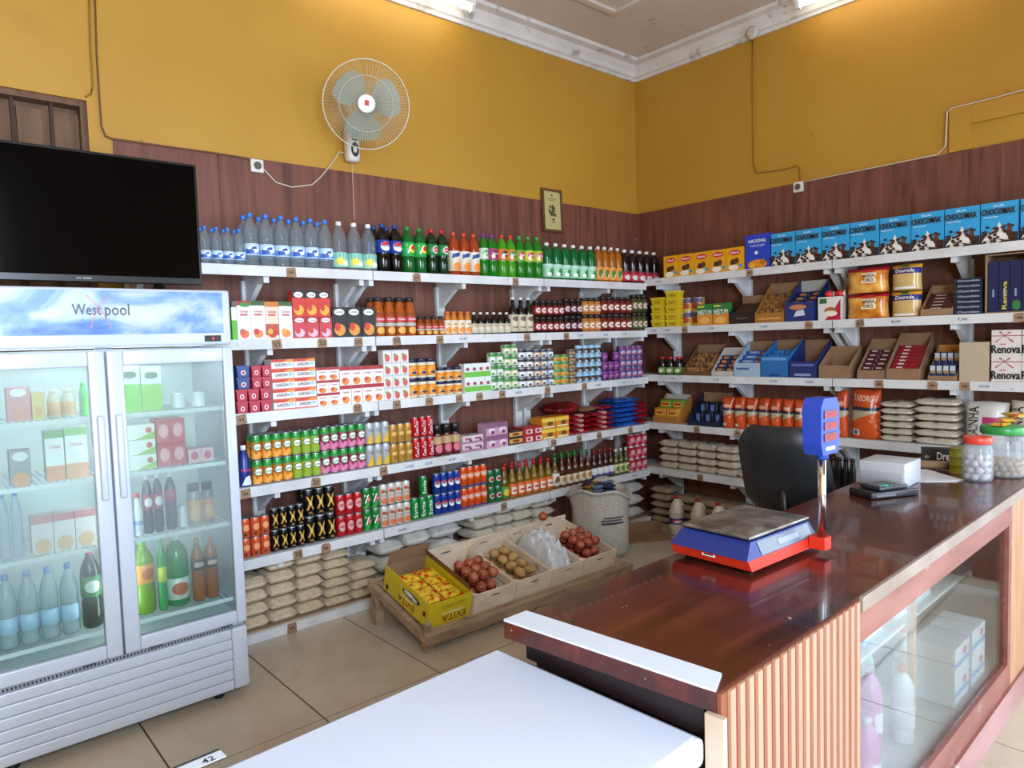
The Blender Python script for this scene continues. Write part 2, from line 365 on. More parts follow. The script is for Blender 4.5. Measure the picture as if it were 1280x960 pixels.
# cardboard price tags on the shelf edges
ORD = ['first', 'second', 'third', 'fourth', 'fifth', 'sixth', 'seventh', 'eighth', 'ninth', 'tenth', 'eleventh', 'twelfth', 'thirteenth', 'fourteenth']
def price_tag(wall, k, p, txt, i, dz=.0):
    w_, h_ = .058, .056; mb = MB()
    pts = [(-w_/2, -h_/2), (w_/2, -h_/2), (w_/2, h_*.3), (w_*.3, h_/2), (-w_*.3, h_/2), (-w_/2, h_*.3)] if i % 2 else [(-w_/2, -h_/2), (w_/2, -h_/2+.003), (w_/2-.002, h_/2), (-w_/2+.003, h_/2-.002)]
    mb.prism(pts, -.0015, .0015, 'y', M_TAG)
    pr = [('t', txt, .15, .25, .85, .75, '#33251c')] if txt else [('r', .25, .38, .45, .6, '#4a382c'), ('r', .52, .36, .72, .62, '#4a382c')]
    mb.prints(pr, flat(-w_/2, -h_/2, w_/2, h_/2, -.0016))
    Z = (ZA+[.055]) if wall == 'A' else ZB; z = Z[k]-.032+dz
    c = px_row(p, z, 1 if wall == 'A' else 0, -(DA if wall == 'A' else DB)-.003)
    o = link('price_tag', mb, None, (c, -DA-.004, z) if wall == 'A' else (-DB-.004, c, z), (0, random.uniform(-.1, .1), 0 if wall == 'A' else -PI/2))
    sh = ['top', 'second', 'third', 'fourth', 'fifth', 'floor-level'][k]
    side = 'fan-wall' if wall == 'A' else 'right-wall'
    num = 'cardboard price tag' + (f' marked {txt}' if txt else '')
    tag(o, f'{num} on the {sh} {side} shelf edge, {ORD[i]} from left', 'price tag', 'brown cardboard price tags')
TA = {0: [(364, ''), (521, ''), (644.5, '')], 1: [(346, '55'), (403, '50'), (448, '150'), (496, '50'), (550, ''), (659, ''), (708, '')],
      2: [(302, ''), (447, '27'), (496, ''), (536.5, ''), (574, ''), (599.5, ''), (628, ''), (684.5, ''), (730.5, '')],
      3: [(307, ''), (395, '20'), (479.5, ''), (692, ''), (724, ''), (749, ''), (788, '')], 4: [(372.5, '75'), (407.5, ''), (630, '')], 5: [(365, '')]}
TB = {0: [(937, '')], 1: [(856, ''), (1011, ''), (1075, '61'), (1275, '')], 2: [(1099, ''), (1166, ''), (1206, '')], 3: [(871, ''), (922, '')], 4: [(875, '')]}
for wl, D_ in (('A', TA), ('B', TB)):
    for k, l in D_.items():
        for i, (p, t) in enumerate(l): price_tag(wl, k, p, t, i, .006 if k == 5 else 0)
# ================================================================== PRODUCT KINDS
def can(name, body, pr, w, h, lid='#b9bdc2', top=None, rough=.32):
    r = w/2*.97; top = mat(top, rough, .2) if top else None; b = mat(body, rough, .15); l = mat(lid, .35, .8)
    mb = MB(); mb.lathe([(r*.78, 0), (r, h*.05), (r, h*.82), (r, h*.89), (r*.86, h*.965), (r*.88, h), (r*.8, h), (r*.78, h*.975)], [l, b, top or b, top or b, l, l, l], 14)
    mb.prints(pr, cyl(r, h*.05, h*.88)); return Kind(name, mb, (), w, w, h)
PROF = {
 'water': [(.86, 0), (1, .03), (1, .10), (.93, .13), (1, .16), (1, .33), (.93, .36), (1, .39), (.93, .43), (1, .47), (.95, .52), (1, .57), (.97, .64), (.8, .76), (.5, .86), (.34, .90), (.32, .955)],
 'pet': [(.8, 0), (1, .03), (1, .32), (.94, .36), (.94, .38), (1, .41), (1, .67), (.93, .75), (.7, .83), (.42, .885), (.36, .90), (.34, .955)],
 'glass': [(.9, 0), (1, .02), (1, .60), (.95, .68), (.72, .80), (.62, .86), (.62, .94)],
 'wine': [(.95, 0), (1, .02), (1, .58), (.9, .66), (.45, .74), (.38, .80), (.38, .97)],
 'oil': [(.95, 0), (1, .02), (1, .5), (.93, .56), (.7, .66), (.42, .78), (.36, .84), (.36, .93)],
}
def bottle(name, shape, bm, capc, w, h, lab=None, labc='#ffffff', pr=(), capr=.38, caph=.055, seg=14):
    r = w/2*.95; P = PROF[shape]; mb = MB(); mb.lathe([(a*r, z*h) for a, z in P], bm, seg)
    kids = []
    zt = P[-1][1]*h; zc = h-caph*h if zt > h-caph*h else zt
    cm = MB(); cr = max(P[-1][0]*r*1.12, .009); cm.lathe([(cr, zt-.012), (cr, h-.003), (cr*.85, h)], mat(capc, .4), 12); kids.append(('cap', cm))
    if lab:
        z0, z1 = lab[0]*h, lab[1]*h; lm = MB(); R = r+.0012
        vs = []; n = seg*2
        lm.lathe([(R-.0008, z0), (R, z0+.0005), (R, z1-.0005), (R-.0008, z1)], mat(labc, .4), n)
        lm.f = [f for f in lm.f if len(f) < n]; lm.m = lm.m[:len(lm.f)]; lm.sm = lm.sm[:len(lm.f)]
        lm.prints(pr, cyl(R, z0, z1)); kids.append(('label', lm))
    return Kind(name, mb, kids, w, w, h)
def carton(name, w, h, d, front, pr=(), side=None, gap=.97):
    mb = MB(); a = w*gap/2; mb.box(-a, -d/2, 0, a, d/2, h, mat(side or front, .45), mat(front, .45)); mb.prints(pr, flat(-a, 0, a, h, -d/2)); return Kind(name, mb, (), w, d, h)
def jar(name, w, h, bm, lidc, lab, labc, pr=(), lidh=.16):
    r = w/2*.95; mb = MB(); zl = h*(1-lidh); mb.lathe([(r*.9, 0), (r, h*.03), (r, zl*.86), (r*.86, zl*.97), (r*.84, zl)], bm, 14)
    lid = MB(); lid.lathe([(r*.93, zl-.004), (r*.93, h-.003), (r*.88, h)], mat(lidc, .35), 14); kids = [('lid', lid)]
    if lab:
        lm = MB(); R = r+.001; lm.lathe([(R-.0006, lab[0]*h), (R, lab[0]*h+.0005), (R, lab[1]*h), (R-.0006, lab[1]*h+.0003)], mat(labc, .4), 28)
        lm.f = [f for f in lm.f if len(f) < 28]; lm.m = lm.m[:len(lm.f)]; lm.sm = lm.sm[:len(lm.f)]; lm.prints(pr, cyl(R, lab[0]*h, lab[1]*h)); kids.append(('label', lm))
    return Kind(name, mb, kids, w, w, h)
def tin(name, w, h, col, pr=(), rim='#c0c0c0'):
    r = w/2*.97; mb = MB(); l = mat(rim, .35, .7); b = mat(col, .4)
    mb.lathe([(r, 0), (r, h*.05), (r*.985, h*.06), (r*.985, h*.94), (r, h*.95), (r, h), (r*.92, h), (r*.92, h*.97)], [l, l, b, l, l, l, l], 14)
    mb.prints(pr, cyl(r*.985, h*.06, h*.94)); return Kind(name, mb, (), w, w, h)
def bag_mesh(w, d, h, m, seed, name='bag', pr=(), flatness=.5, print_top=False):
    """pillow pack lying flat: w x d footprint, h thick, pinched rim"""
    R = random.Random(seed); nx, ny = 12, 8; mb = MB(); b = []
    off = [R.uniform(-.006, .006) for _ in range(12)]
    def H(u, v):
        e = (1-abs(2*u-1)**4.5)*(1-abs(2*v-1)**4); return max(e, 0)**flatness
    vs = []
    for s in (1, -1):
        for j in range(ny+1):
            for i in range(nx+1):
                u, v = i/nx, j/ny; e = H(u, v); wr = .10*h*math.sin(9*u+off[0]*900)*math.sin(7*v+off[1]*900)*e
                cx = 1-.05*(1-abs(2*v-1)**2)*0; 
                x = (u-.5)*w*(1-.05*(1-(2*v-1)**2)*abs(2*u-1)**4); y = (v-.5)*d*(1-.07*(1-(2*u-1)**2)*abs(2*v-1)**4)
                z = h*.5+s*h*.5*e*(.82 if s > 0 else 1)+(wr*.8 if s > 0 else 0)
                vs.append((x, y, max(z, 0) if s < 0 else z))
    n = (nx+1)*(ny+1); fs = []
    for k in (0, 1):
        for j in range(ny):
            for i in range(nx):
                a = k*n+j*(nx+1)+i; q = (a, a+1, a+nx+2, a+nx+1); fs.append(q if k == 0 else q[::-1])
    for i in range(nx):
        fs.append((i, n+i, n+i+1, i+1)); a = ny*(nx+1)+i; fs.append((a+1, n+a+1, n+a, a))
    for j in range(ny):
        a = j*(nx+1); fs.append((a, a+nx+1, n+a+nx+1, n+a)); a += nx; fs.append((a+nx+1, a, n+a, n+a+nx+1))
    mb.add(vs, fs, m, True)
    if pr:
        def mp(u, v, L):   # on the front bulge, facing -y
            uu = .22+.56*u; vv = .02+.42*v; e = H(uu, max(vv, .0)); return ((uu-.5)*w, (vv-.5)*d*1.0-.0015*(L+1), h*.5+h*.5*e+.0012*(L+1))
        mb.prints(pr, mp)
    return mb
def standbag(name, w, h, d, bands, pr=(), seed=1, lean=0.):
    """upright filled bag: bands [(v0,v1,mat)] from bottom, pinched top"""
    R = random.Random(seed); nx, nz = 8, 14; mb = MB(); vs = []; ph = R.uniform(0, 6)
    def prof(v): return max(.04, (1-abs(v-.42)**2.2*1.9) if v < .9 else (1-.48**2.2*1.9)*(1-v)/.1*.9+.05)
    def pos(u, v, s, off=0.):
        e = (1-abs(2*u-1)**2.4); t = prof(v)*(max(e, 0)**.55)
        x = (u-.5)*w*(1-.05*math.sin(v*PI))*1.0; y = s*(d*.5*t+.0015+off)+.006*math.sin(7*u+ph+5*v)*(v)
        return (x, y, h*v*(1-.012*math.sin(u*6+ph)*v))
    for s in (-1, 1):
        for j in range(nz+1):
            for i in range(nx+1): vs.append(pos(i/nx, j/nz, s))
    n = (nx+1)*(nz+1); b = len(mb.v); mb.v += vs
    for k in (0, 1):
        for j in range(nz):
            vm = (j+.5)/nz; m = next((q[2] for q in bands if q[0] <= vm <= q[1]), bands[-1][2])
            for i in range(nx):
                a = b+k*n+j*(nx+1)+i; q = [a, a+1, a+nx+2, a+nx+1]; mb.face(q if k == 0 else q[::-1], m, True)
    m0 = bands[0][2]
    for i in range(nx): mb.face([b+i, b+n+i, b+n+i+1, b+i+1], m0); a = b+nz*(nx+1)+i; mb.face([a+1, n+a+1, n+a, a], bands[-1][2])
    for j in range(nz): a = b+j*(nx+1); mb.face([a, a+nx+1, n+a+nx+1, n+a], m0); a += nx; mb.face([a+nx+1, a, n+a, n+a+nx+1], m0)
    mb.prints(pr, lambda u, v, L: pos(u, v, -1, .0012*(L+1.5)))
    return Kind(name, mb, (), w, d, h)
# ------------------------------------------------------------------ rows on shelves
TIER = {1: [''], 2: [', lower tier', ', upper tier'], 3: [', bottom tier', ', middle tier', ', top tier'],
        4: [', bottom tier', ', second tier up', ', third tier up', ', top tier'], 5: [', bottom tier', ', second tier up', ', third tier up', ', fourth tier up', ', top tier'],
        6: [', bottom tier', ', second tier up', ', third tier up', ', fourth tier up', ', fifth tier up', ', top tier'], 7: [', bottom tier', ', second tier up', ', third tier up', ', fourth tier up', ', fifth tier up', ', sixth tier up', ', top tier']}
def nth(i, n):
    if n == 1: return ''
    if n == 2: return ', left of the two' if i == 0 else ', right of the two'
    if i == 0: return ', leftmost'
    if i == n-1: return ', rightmost'
    return f', {ORD[i]} from left'
def row(wall, k, x0, x1, n, ytop, build, desc, cat, group, tiers=1, rows=1, gap=.02, depth=None, z0=None, back_off=0., jit=.0015, skip=()):
    """n columns between pixel columns x0..x1, topmost tier reaching pixel row ytop at x0"""
    axis = 1 if wall == 'A' else 0; D = DA if wall == 'A' else DB; Z = (ZA if wall == 'A' else ZB)[k] if z0 is None else z0
    fr = -D+gap
    a = px_row(x0, Z, axis, fr); b = px_row(x1, Z, axis, fr); H = px(x0, ytop, axis, fr).z-Z
    s = (b-a)/n; wd = abs(s); h = H/tiers; kd = build(wd, h)
    if kd is None: return
    dp = depth or kd.d
    for r in range(rows):
        for t in range(tiers):
            for i in range(n):
                if (i, t, r) in skip: continue
                c = a+s*(i+.5)+random.uniform(-jit, jit); f = fr+kd.d/2+.001+r*(dp*1.04+.004)+random.uniform(0, jit*2)
                z = Z+t*(h+.0004)
                o = kd.put((c, f, z) if wall == 'A' else (f, c, z), 0 if wall == 'A' else -PI/2)
                lb = desc+nth(i, n)+TIER[tiers][t]+((', front row', ', back row')[r] if rows == 2 else '')
                tag(o, lb, cat, group)
    return kd
def clearm(h, c=.45, rough=.12): return mat(h, rough, 0., c)
M_WATER = mat('#d4dde2', .05, 0., .87)
G1 = 'plastic bottles on the top shelf'
WL = [('r', 0, .1, 1, .55, '#3f78c8'), ('e', .5, .5, .3, .3, '#e9f3fb'), ('e', .3, .3, .2, .2, '#2458a8'), ('p', [(.35, .45), (.65, .55), (.6, .75), (.4, .7)], '#1f4fa0')]
row('A', 0, 253, 310, 4, 281, lambda w, h: bottle('water_bottle', 'water', M_WATER, '#3b78cf', w, h, (.14, .36), '#bcd6ee', WL), 'small water bottle with blue cap', 'bottle', G1, rows=2)
row('A', 0, 309, 421, 6, 264, lambda w, h: bottle('water_bottle', 'water', M_WATER, '#3b78cf', w, h, (.20, .42), '#bcd6ee', WL), 'large water bottle with blue cap', 'bottle', G1, rows=2)
row('A', 0, 421, 476, 3, 275, lambda w, h: bottle('water_bottle', 'water', M_WATER, '#e6e6e6', w, h, (.06, .36), '#a9d6bd', [('r', 0, .55, 1, 1, '#6fb6a8'), ('e', .35, .4, .2, .25, '#e6d23c'), ('e', .65, .25, .2, .15, '#f2f2ee')]), 'clear bottle with white cap and mint label', 'bottle', G1)
def pepsi(w, h): return bottle('soda_bottle', 'pet', mat('#0c0706', .12), '#20408c', w, h, (.40, .66), '#1d3f9c', [('e', .5, .5, .3, .38, '#f0f0f2'), ('p', [(.22, .52), (.78, .58), (.7, .8), (.5, .88), (.3, .8)], '#c81f2c'), ('t', 'PEPSI', .24, .44, .76, .6, '#101c50')])
row('A', 0, 476, 508, 2, 278, pepsi, 'dark cola bottle with blue label', 'bottle', G1, rows=2)
def sevenup(w, h): return bottle('soda_bottle', 'pet', mat('#0d5a22', .12), '#1f8a3a', w, h, (.36, .66), '#2ba84a', [('e', .62, .55, .24, .3, '#f3d23a'), ('e', .66, .6, .16, .2, '#d8242c'), ('t', '7', .24, .2, .62, .85, '#f6f6f6')])
row('A', 0, 508, 538, 2, 282, sevenup, 'green soda bottle, green cap and large figure seven', 'bottle', G1)
row('A', 0, 538.5, 565, 2, 285, lambda w, h: bottle('soda_bottle', 'pet', mat('#0b2a14', .12), '#c8242a', w, h, (.42, .66), '#157a38', [('e', .6, .5, .26, .36, '#e9ece8'), ('e', .6, .5, .2, .26, '#c8323a'), ('t', 'GA', .46, .42, .74, .58, '#ffffff')]), 'dark green soda bottle with red cap', 'bottle', G1)
row('A', 0, 566.5, 604, 3, 289, lambda w, h: bottle('soda_bottle', 'pet', mat('#a3401a', .15, 0, .15), '#d8452a', w, h, (.1, .56), '#d8cdb6', [('r', 0, .6, 1, 1, '#e8e2d2'), ('p', [(.15, .62), (.85, .78), (.8, .95), (.2, .85)], '#24408c'), ('e', .55, .22, .3, .22, '#e8862a')]), 'orange drink bottle with blue and fruit label', 'bottle', G1)
lbls = [('#7a2a86', '#cfe3cf', '#3fae5a', 'white-labelled green soda bottle with purple cap'), ('#7a2a86', '#b03a7a', '#7a2050', 'green soda bottle with magenta label'), ('#cf3a2a', '#e07a34', '#3c3020', 'green soda bottle with orange label'), ('#cf3a2a', '#d88a3a', '#3f7a2a', 'green soda bottle with red cap and mottled label'),
        ('#2a9a3a', '#7aa83a', '#c83a4a', 'green-capped soda bottle beside the mottled label'), ('#2a9a3a', '#c8cc4a', '#c83a5a', 'green-capped soda bottle with pale yellow label'), ('#2a9a3a', '#a8b82a', '#c85a6a', 'green-capped soda bottle with lime label')]
for i, (cc, lc, pc, ds) in enumerate(lbls):
    xs = [604.5, 614.5, 627.5, 638.5, 649.5, 660.5, 671.5, 683]
    row('A', 0, xs[i], xs[i+1], 1, 291+i*.7, lambda w, h: bottle('soda_bottle', 'pet', mat('#1f7a1c' if i not in (2, 3) else '#4a9a1c', .14, 0, .18), cc, w*1.0, h, (.40, .66), lc, [('e', .5, .55, .3, .3, pc), ('e', .35, .3, .12, .2, '#f2e2c2'), ('t', 'Sumol', .28, .46, .72, .66, '#ffffff')]), ds, 'bottle', G1)
def gwater(w, h): return bottle('water_bottle', 'pet', mat('#0f6a34', .14, 0, .25), '#e4e4e4', w, h, (.06, .42), '#9fd0ac', [('r', 0, .75, 1, 1, '#bfe0d8'), ('e', .6, .4, .22, .28, '#2f8a4a'), ('e', .35, .25, .16, .14, '#eef2ea')])
row('A', 0, 684, 749, 6, 302, gwater, 'sparkling water bottle, green with white cap', 'bottle', G1, rows=2)
row('A', 0, 749, 781, 4, 307, lambda w, h: bottle('soda_bottle', 'pet', mat('#b86a1c', .14, 0, .3), '#e4e4e4', w, h, (.06, .42), '#e8a04a', [('e', .4, .5, .2, .3, '#2f7a3a'), ('e', .65, .3, .2, .2, '#f4d8a0')]), 'orange soda bottle with white cap', 'bottle', G1, rows=2)
row('A', 0, 782, 828, 5, 311, lambda w, h: bottle('soda_bottle', 'pet', mat('#160a0c', .12), '#e4e4e4', w, h, (.06, .36), '#b8243a', [('e', .45, .35, .25, .25, '#d8d0d4'), ('r', 0, .8, 1, 1, '#7a1424')]), 'dark berry soda bottle with white cap', 'bottle', G1)
# ---- second shelf
G2 = 'cartons and jars on the second shelf of the fan wall'
FR = lambda a, b, c='#c23a2a': [('e', .5, .14, .34, .11, a), ('e', .34, .2, .2, .08, b), ('r', .22, .62, .78, .66, c), ('t', 'Compal', .2, .68, .8, .76, '#b02a34')]
row('A', 1, 291, 297.5, 1, 384, lambda w, h: carton('juice_carton', w, h, .07, '#58b02a', [('r', 0, .6, 1, 1, '#eef0ea')]), 'green and white carton peeping out beside the fridge', 'carton', G2)
row('A', 1, 297.5, 315, 1, 376, lambda w, h: carton('juice_carton', w, h, .07, '#dfe0de', [('r', 0, .88, 1, 1, '#a02430'), ('e', .6, .9, .4, .06, '#3f8a3a')]+FR('#d8703a', '#c85a4a')), 'tall white juice carton with green leaf, leftmost', 'carton', G2)
row('A', 1, 315, 333, 1, 376, lambda w, h: carton('juice_carton', w, h, .07, '#e2e2e0', [('r', 0, .88, 1, 1, '#3c5a2a')]+FR('#d8884a', '#c83a3a')), 'tall white juice carton, second from fridge', 'carton', G2)
row('A', 1, 333, 350, 1, 377, lambda w, h: carton('juice_carton', w, h, .07, '#dcc8b4', [('r', 0, .86, 1, 1, '#c8782a'), ('r', 0, .1, 1, .4, '#b8503a')]+FR('#b83a2a', '#d8a04a')), 'tall cream juice carton with strawberries', 'carton', G2)
row('A', 1, 350, 367, 1, 377, lambda w, h: carton('juice_carton', w, h, .07, '#e2e2e0', [('r', 0, .88, 1, 1, '#3c5a2a')]+FR('#d8884a', '#e0a03a')), 'tall white juice carton beside the red multipacks', 'carton', G2)
CP = lambda base, top, fr: [('r', 0, .72, 1, 1, top), ('e', .5, .84, .36, .11, '#eceae6'), ('t', 'Compal', .24, .79, .76, .89, '#1c1c20'), ('e', .5, .25, .38, .2, fr), ('e', .35, .35, .2, .14, '#c83a2a')]
kc = row('A', 1, 367, 416, 3, 396, lambda w, h: carton('juice_carton', w, h, .06, '#c23a44', CP('#c23a44', '#a8242c', '#d8b0c0')), 'small red juice carton below the black-topped ones', 'carton', G2)
zz = ZA[1]+kc.h+.001
row('A', 1, 366, 414, 3, 363, lambda w, h: carton('juice_carton', w, h, .06, '#c8331f', CP('#c8331f', '#1a1214', '#e0a83a')), 'black-topped red juice carton on the small red ones', 'carton', G2, z0=zz)
row('A', 1, 416, 470.5, 3, 384, lambda w, h: carton('juice_carton', w, h, .07, '#17130f', CP('#17130f', '#17130f', '#d8903a')), 'black juice carton with mango picture', 'carton', G2)
GL = [('r', 0, .55, 1, .78, '#c83a4a'), ('r', 0, .36, 1, .5, '#b8b4ae'), ('e', .5, .16, .3, .16, '#e0a84a'), ('t', 'Compal', .22, .6, .78, .74, '#f4f0ea')]
row('A', 1, 471, 523.5, 4, 371, lambda w, h: bottle('juice_bottle', 'glass', mat('#a8501c', .12), '#2a2224', w, h, (.06, .62), '#9a4a20', GL, caph=.06), 'tall amber juice bottle with dark lid', 'bottle', G2, rows=2)
row('A', 1, 524.5, 558.5, 4, 395, lambda w, h: bottle('juice_bottle', 'glass', mat('#8c3c14', .12), '#2a2224', w, h, (.06, .62), '#9a4a20', GL, caph=.08), 'small amber juice bottle with dark lid', 'bottle', G2)
row('A', 1, 558.5, 592, 4, 389, lambda w, h: bottle('syrup_bottle', 'glass', mat('#c8762a', .3), '#d0622a', w, h, (.05, .62), '#e8ddc8', [('e', .5, .28, .36, .24, '#e08a2a'), ('e', .45, .7, .2, .12, '#c89a5a')], caph=.1), 'cream-labelled bottle with orange cap', 'bottle', G2)
row('A', 1, 592, 641, 6, 390, lambda w, h: bottle('wine_bottle', 'wine', mat('#14100f', .15), '#dcd8d2', w, h, (.05, .48), '#cfc4ae', [('e', .5, .8, .3, .2, '#b8a888')], caph=.3), 'small dark wine bottle with white neck', 'bottle', G2)
row('A', 1, 641.5, 670, 3, 371, lambda w, h: bottle('wine_bottle', 'wine', mat('#14100f', .15), '#dcd8d2', w, h, (.05, .52), '#d0c4aa', [('e', .5, .75, .3, .15, '#6b5a44'), ('r', .2, .2, .8, .3, '#8a7a60')], caph=.22), 'tall dark wine bottle with white neck', 'bottle', G2)
for x0, x1, n, bc, lc, pc, ds in ((671, 708, 5, '#2a120e', '#9a2430', '#d8cfc4', 'dark preserve jar with red label'), (708, 731, 3, '#1a0c0c', '#5a1420', '#c8c0c4', 'black preserve jar with small pale label'),
                              (731, 754, 3, '#b06a34', '#c88a54', '#e8d8c0', 'orange preserve jar with dark lid'), (754, 793, 5, '#5a1a18', '#8a2c28', '#e2ddd0', 'red preserve jar with cream label'), (793, 812, 3, '#3c3a24', '#5a5a3a', '#c8b8a0', 'olive preserve jar by the corner')):
    row('A', 1, x0, x1, n, 375-(x0-671)*.06, lambda w, h: jar('preserve_jar', w, h*.97, mat(bc, .15), '#231a18', (.15, .62), lc, [('e', .5, .5, .34, .36, pc), ('r', .3, .42, .7, .56, '#b03a3a')]), ds, 'jar', G2, tiers=2)
# ---- third shelf
G3 = 'groceries on the third shelf of the fan wall'
def tub(col, w, h):
    m = mat(col, .4); d = .07; mb = MB(); a = w/2*.94
    mb.prism([(-a*.8, 0), (a*.8, 0), (a*.93, h*.8), (a, h*.8), (a, h*.97), (-a, h*.97), (-a, h*.8), (-a*.93, h*.8)], -d/2, d/2, 'y', m)
    mb.prints([('e', .5, .45, .22, .26, '#e4dcd8'), ('e', .5, .45, .14, .16, '#b03040')], flat(-a*.85, 0, a*.85, h*.8, -d/2)); return Kind('dessert_tub', mb, (), w, d, h)
row('A', 2, 296, 341, 3, 487, lambda w, h: tub('#b3203a', w, h), 'red dessert tub', 'tub', G3, tiers=2)
zt = ZA[2]+px(296, 487, 1, -DA+.02).z-ZA[2]+.001
row('A', 2, 296, 314, 1, 457, lambda w, h: tub('#24407e', w, h), 'blue dessert tub on the red ones', 'tub', G3, tiers=2, z0=zt)
row('A', 2, 315, 341, 2, 457, lambda w, h: tub('#b3203a', w, h), 'red dessert tub beside the blue tubs', 'tub', G3, tiers=2, z0=zt)
GD = [('r', 0, .72, 1, 1, '#c8402f'), ('p', [(.5, .72), (.75, 1), (1, 1), (1, .72)], '#e0903a'), ('t', 'GARDEN', .14, .3, .7, .62, '#2a2224'), ('e', .84, .5, .11, .2, '#9fc4dc'), ('r', 0, 0, 1, .12, '#d86a5a')]
row('A', 2, 342, 397, 2, 450, lambda w, h: carton('multipack_box', w, h, .10, '#e6dedb', GD), 'pink and white drink multipack box', 'box', G3, tiers=5)
SM = [('r', 0, .8, 1, 1, '#a8242c'), ('e', .5, .22, .34, .2, '#d8863a'), ('e', .35, .3, .16, .1, '#c8403a'), ('t', 'Compal', .2, .55, .8, .7, '#b83a3a')]
row('A', 2, 397.5, 426, 2, 460, lambda w, h: carton('juice_carton', w, h, .05, '#e0dad4', SM), 'small white juice carton with red band', 'carton', G3, tiers=3)
row('A', 2, 426, 481, 4, 459, lambda w, h: carton('juice_carton', w, h, .05, '#e4deda', SM), 'white juice carton with red top and fruit', 'carton', G3, tiers=2)
row('A', 2, 481, 513, 3, 438, lambda w, h: carton('small_box', w, h, .06, '#dcd6d0', [('e', .5, .35, .3, .3, '#c8584a'), ('e', .3, .6, .14, .14, '#6a9a4a'), ('r', 0, .9, 1, 1, '#b8bfc4')]), 'small white box with red fruit', 'box', G3, tiers=4)
MY = [('e', .5, .5, .4, .4, '#e8a02a'), ('e', .5, .3, .2, .14, '#2a2a5a'), ('t', 'OK', .35, .5, .65, .72, '#c83a2a')]
row('A', 2, 513.5, 549, 3, 449, lambda w, h: jar('mayonnaise_jar', w, h, mat('#ddd3ba', .3), '#23254a', (.12, .66), '#e08a34', MY), 'mayonnaise jar with navy lid', 'jar', G3, tiers=2)
row('A', 2, 549, 581, 3, 460, lambda w, h: jar('mayonnaise_jar', w, h, mat('#ddd3ba', .3), '#23254a', (.12, .66), '#e08a34', MY), 'small mayonnaise jar with navy lid', 'jar', G3, tiers=2)
row('A', 2, 581.5, 614.5, 4, 455, lambda w, h: carton('milk_carton', w, h, .06, '#dfe3e0', [('r', 0, .06, 1, .42, '#6cb83a'), ('e', .5, .62, .26, .12, '#a83a4a'), ('r', .2, .5, .8, .54, '#4a8a3a')]), 'green and white milk carton', 'carton', G3, tiers=2)
TN = [((614.5, 632.5, 2, 441, 3), '#c8d0c0', '#3f8a44', '#e6e8e0', 'white and green vegetable tin beside the milk'), ((632.5, 651, 2, 431, 4), '#d6cfae', '#3f8a44', '#ece6cc', 'cream vegetable tin, tall stack'),
      ((651, 670, 2, 437, 4), '#d8dadc', '#2c2428', '#f0f0f0', 'white tin with black beans'), ((670, 687, 2, 437, 4), '#cfa27a', '#33405e', '#e8ded2', 'tin with blue berries and peach label'),
      ((687, 695.5, 1, 436, 4), '#8fb4cc', '#5a4a3a', '#dfe8ee', 'pale blue tin in a single column'), ((695.5, 714, 2, 444, 4), '#d8b83a', '#3c8a3a', '#e07a2a', 'yellow and green corn tin'),
      ((714, 723.5, 1, 437, 5), '#7d6846', '#54442c', '#a8946a', 'narrow gold tin in a single column'), ((723.5, 755, 4, 432, 4), '#6a4a34', '#8fc0e0', '#2c1c14', 'chocolate drink tin with blue sky')]
for (x0, x1, n, yt, tr), c1, c2, c3, ds in TN:
    row('A', 2, x0, x1, n, yt, lambda w, h: tin('food_tin', w, h, c1, [('r', 0, .7, 1, 1, c2), ('e', .5, .38, .34, .28, c3), ('e', .38, .28, .14, .14, c2), ('r', 0, 0, 1, .1, c2)]), ds, 'tin', G3, tiers=tr)
row('A', 2, 755.5, 777, 3, 440, lambda w, h: tin('food_tin', w, h, '#5a2466', [('e', .5, .5, .32, .2, '#a84a9a'), ('r', 0, .8, 1, .95, '#8a3a92')], '#4a2a54'), 'purple tin beside the chocolate drink', 'tin', G3, tiers=3, skip=((1, 2, 0),))
row('A', 2, 777.5, 806, 4, 433, lambda w, h: tin('food_tin', w, h, '#4a3a78', [('e', .5, .4, .34, .24, '#b8a8c4'), ('r', 0, .75, 1, 1, '#7a3a72'), ('e', .4, .25, .16, .12, '#c84a6a')], '#7a7aa0'), 'violet and pink tin near the corner', 'tin', G3, tiers=3)
# ---- fourth shelf
G4 = 'drink cans on the fourth shelf of the fan wall'; G4b = 'groceries on the fourth shelf of the fan wall'
def softener(w, h):
    mb = MB(); r = w/2*.95; mb.lathe([(r*.95, 0), (r, .02*h), (r, .45*h), (r*.85, .62*h), (r*.7, .76*h), (r*.4, .86*h), (r*.36, .9*h)], mat('#1d2f78', .3), 14)
    mb.prints([('p', [(.2, .0), (.9, .0), (.7, .35), (.45, .3)], '#dfe4ee'), ('t', 'Pantal', .22, .5, .8, .62, '#d8506a')], cyl(r, .04*h, .7*h))
    c = MB(); c.lathe([(r*.42, .88*h), (r*.42, .985*h), (r*.36, h)], mat('#e6e6ea'), 12); return Kind('softener_bottle', mb, [('cap', c)], w, w, h)
row('A', 3, 301, 318, 1, 558, softener, 'blue fabric softener bottle with white cap beside the fridge', 'bottle', G4b)
def sumol(base, t2, top='#2c8a3a'):
    return lambda w, h: can('drink_can', base, [('r', 0, .80, 1, .93, top), ('p', [(.0, .0), (.55, .0), (.15, .45), (0, .45)], t2), ('e', .5, .58, .36, .2, '#1f7a34'), ('e', .5, .58, .31, .15, '#f2f0e6'), ('t', 'Sumol', .2, .5, .8, .66, '#1f6a30'), ('e', .6, .2, .22, .14, t2)], w, h, top=top)
row('A', 3, 318.5, 368.5, 4, 545, sumol('#e07a1f', '#f0a03a'), 'orange soda can with green rim', 'can', G4, tiers=2, rows=2)
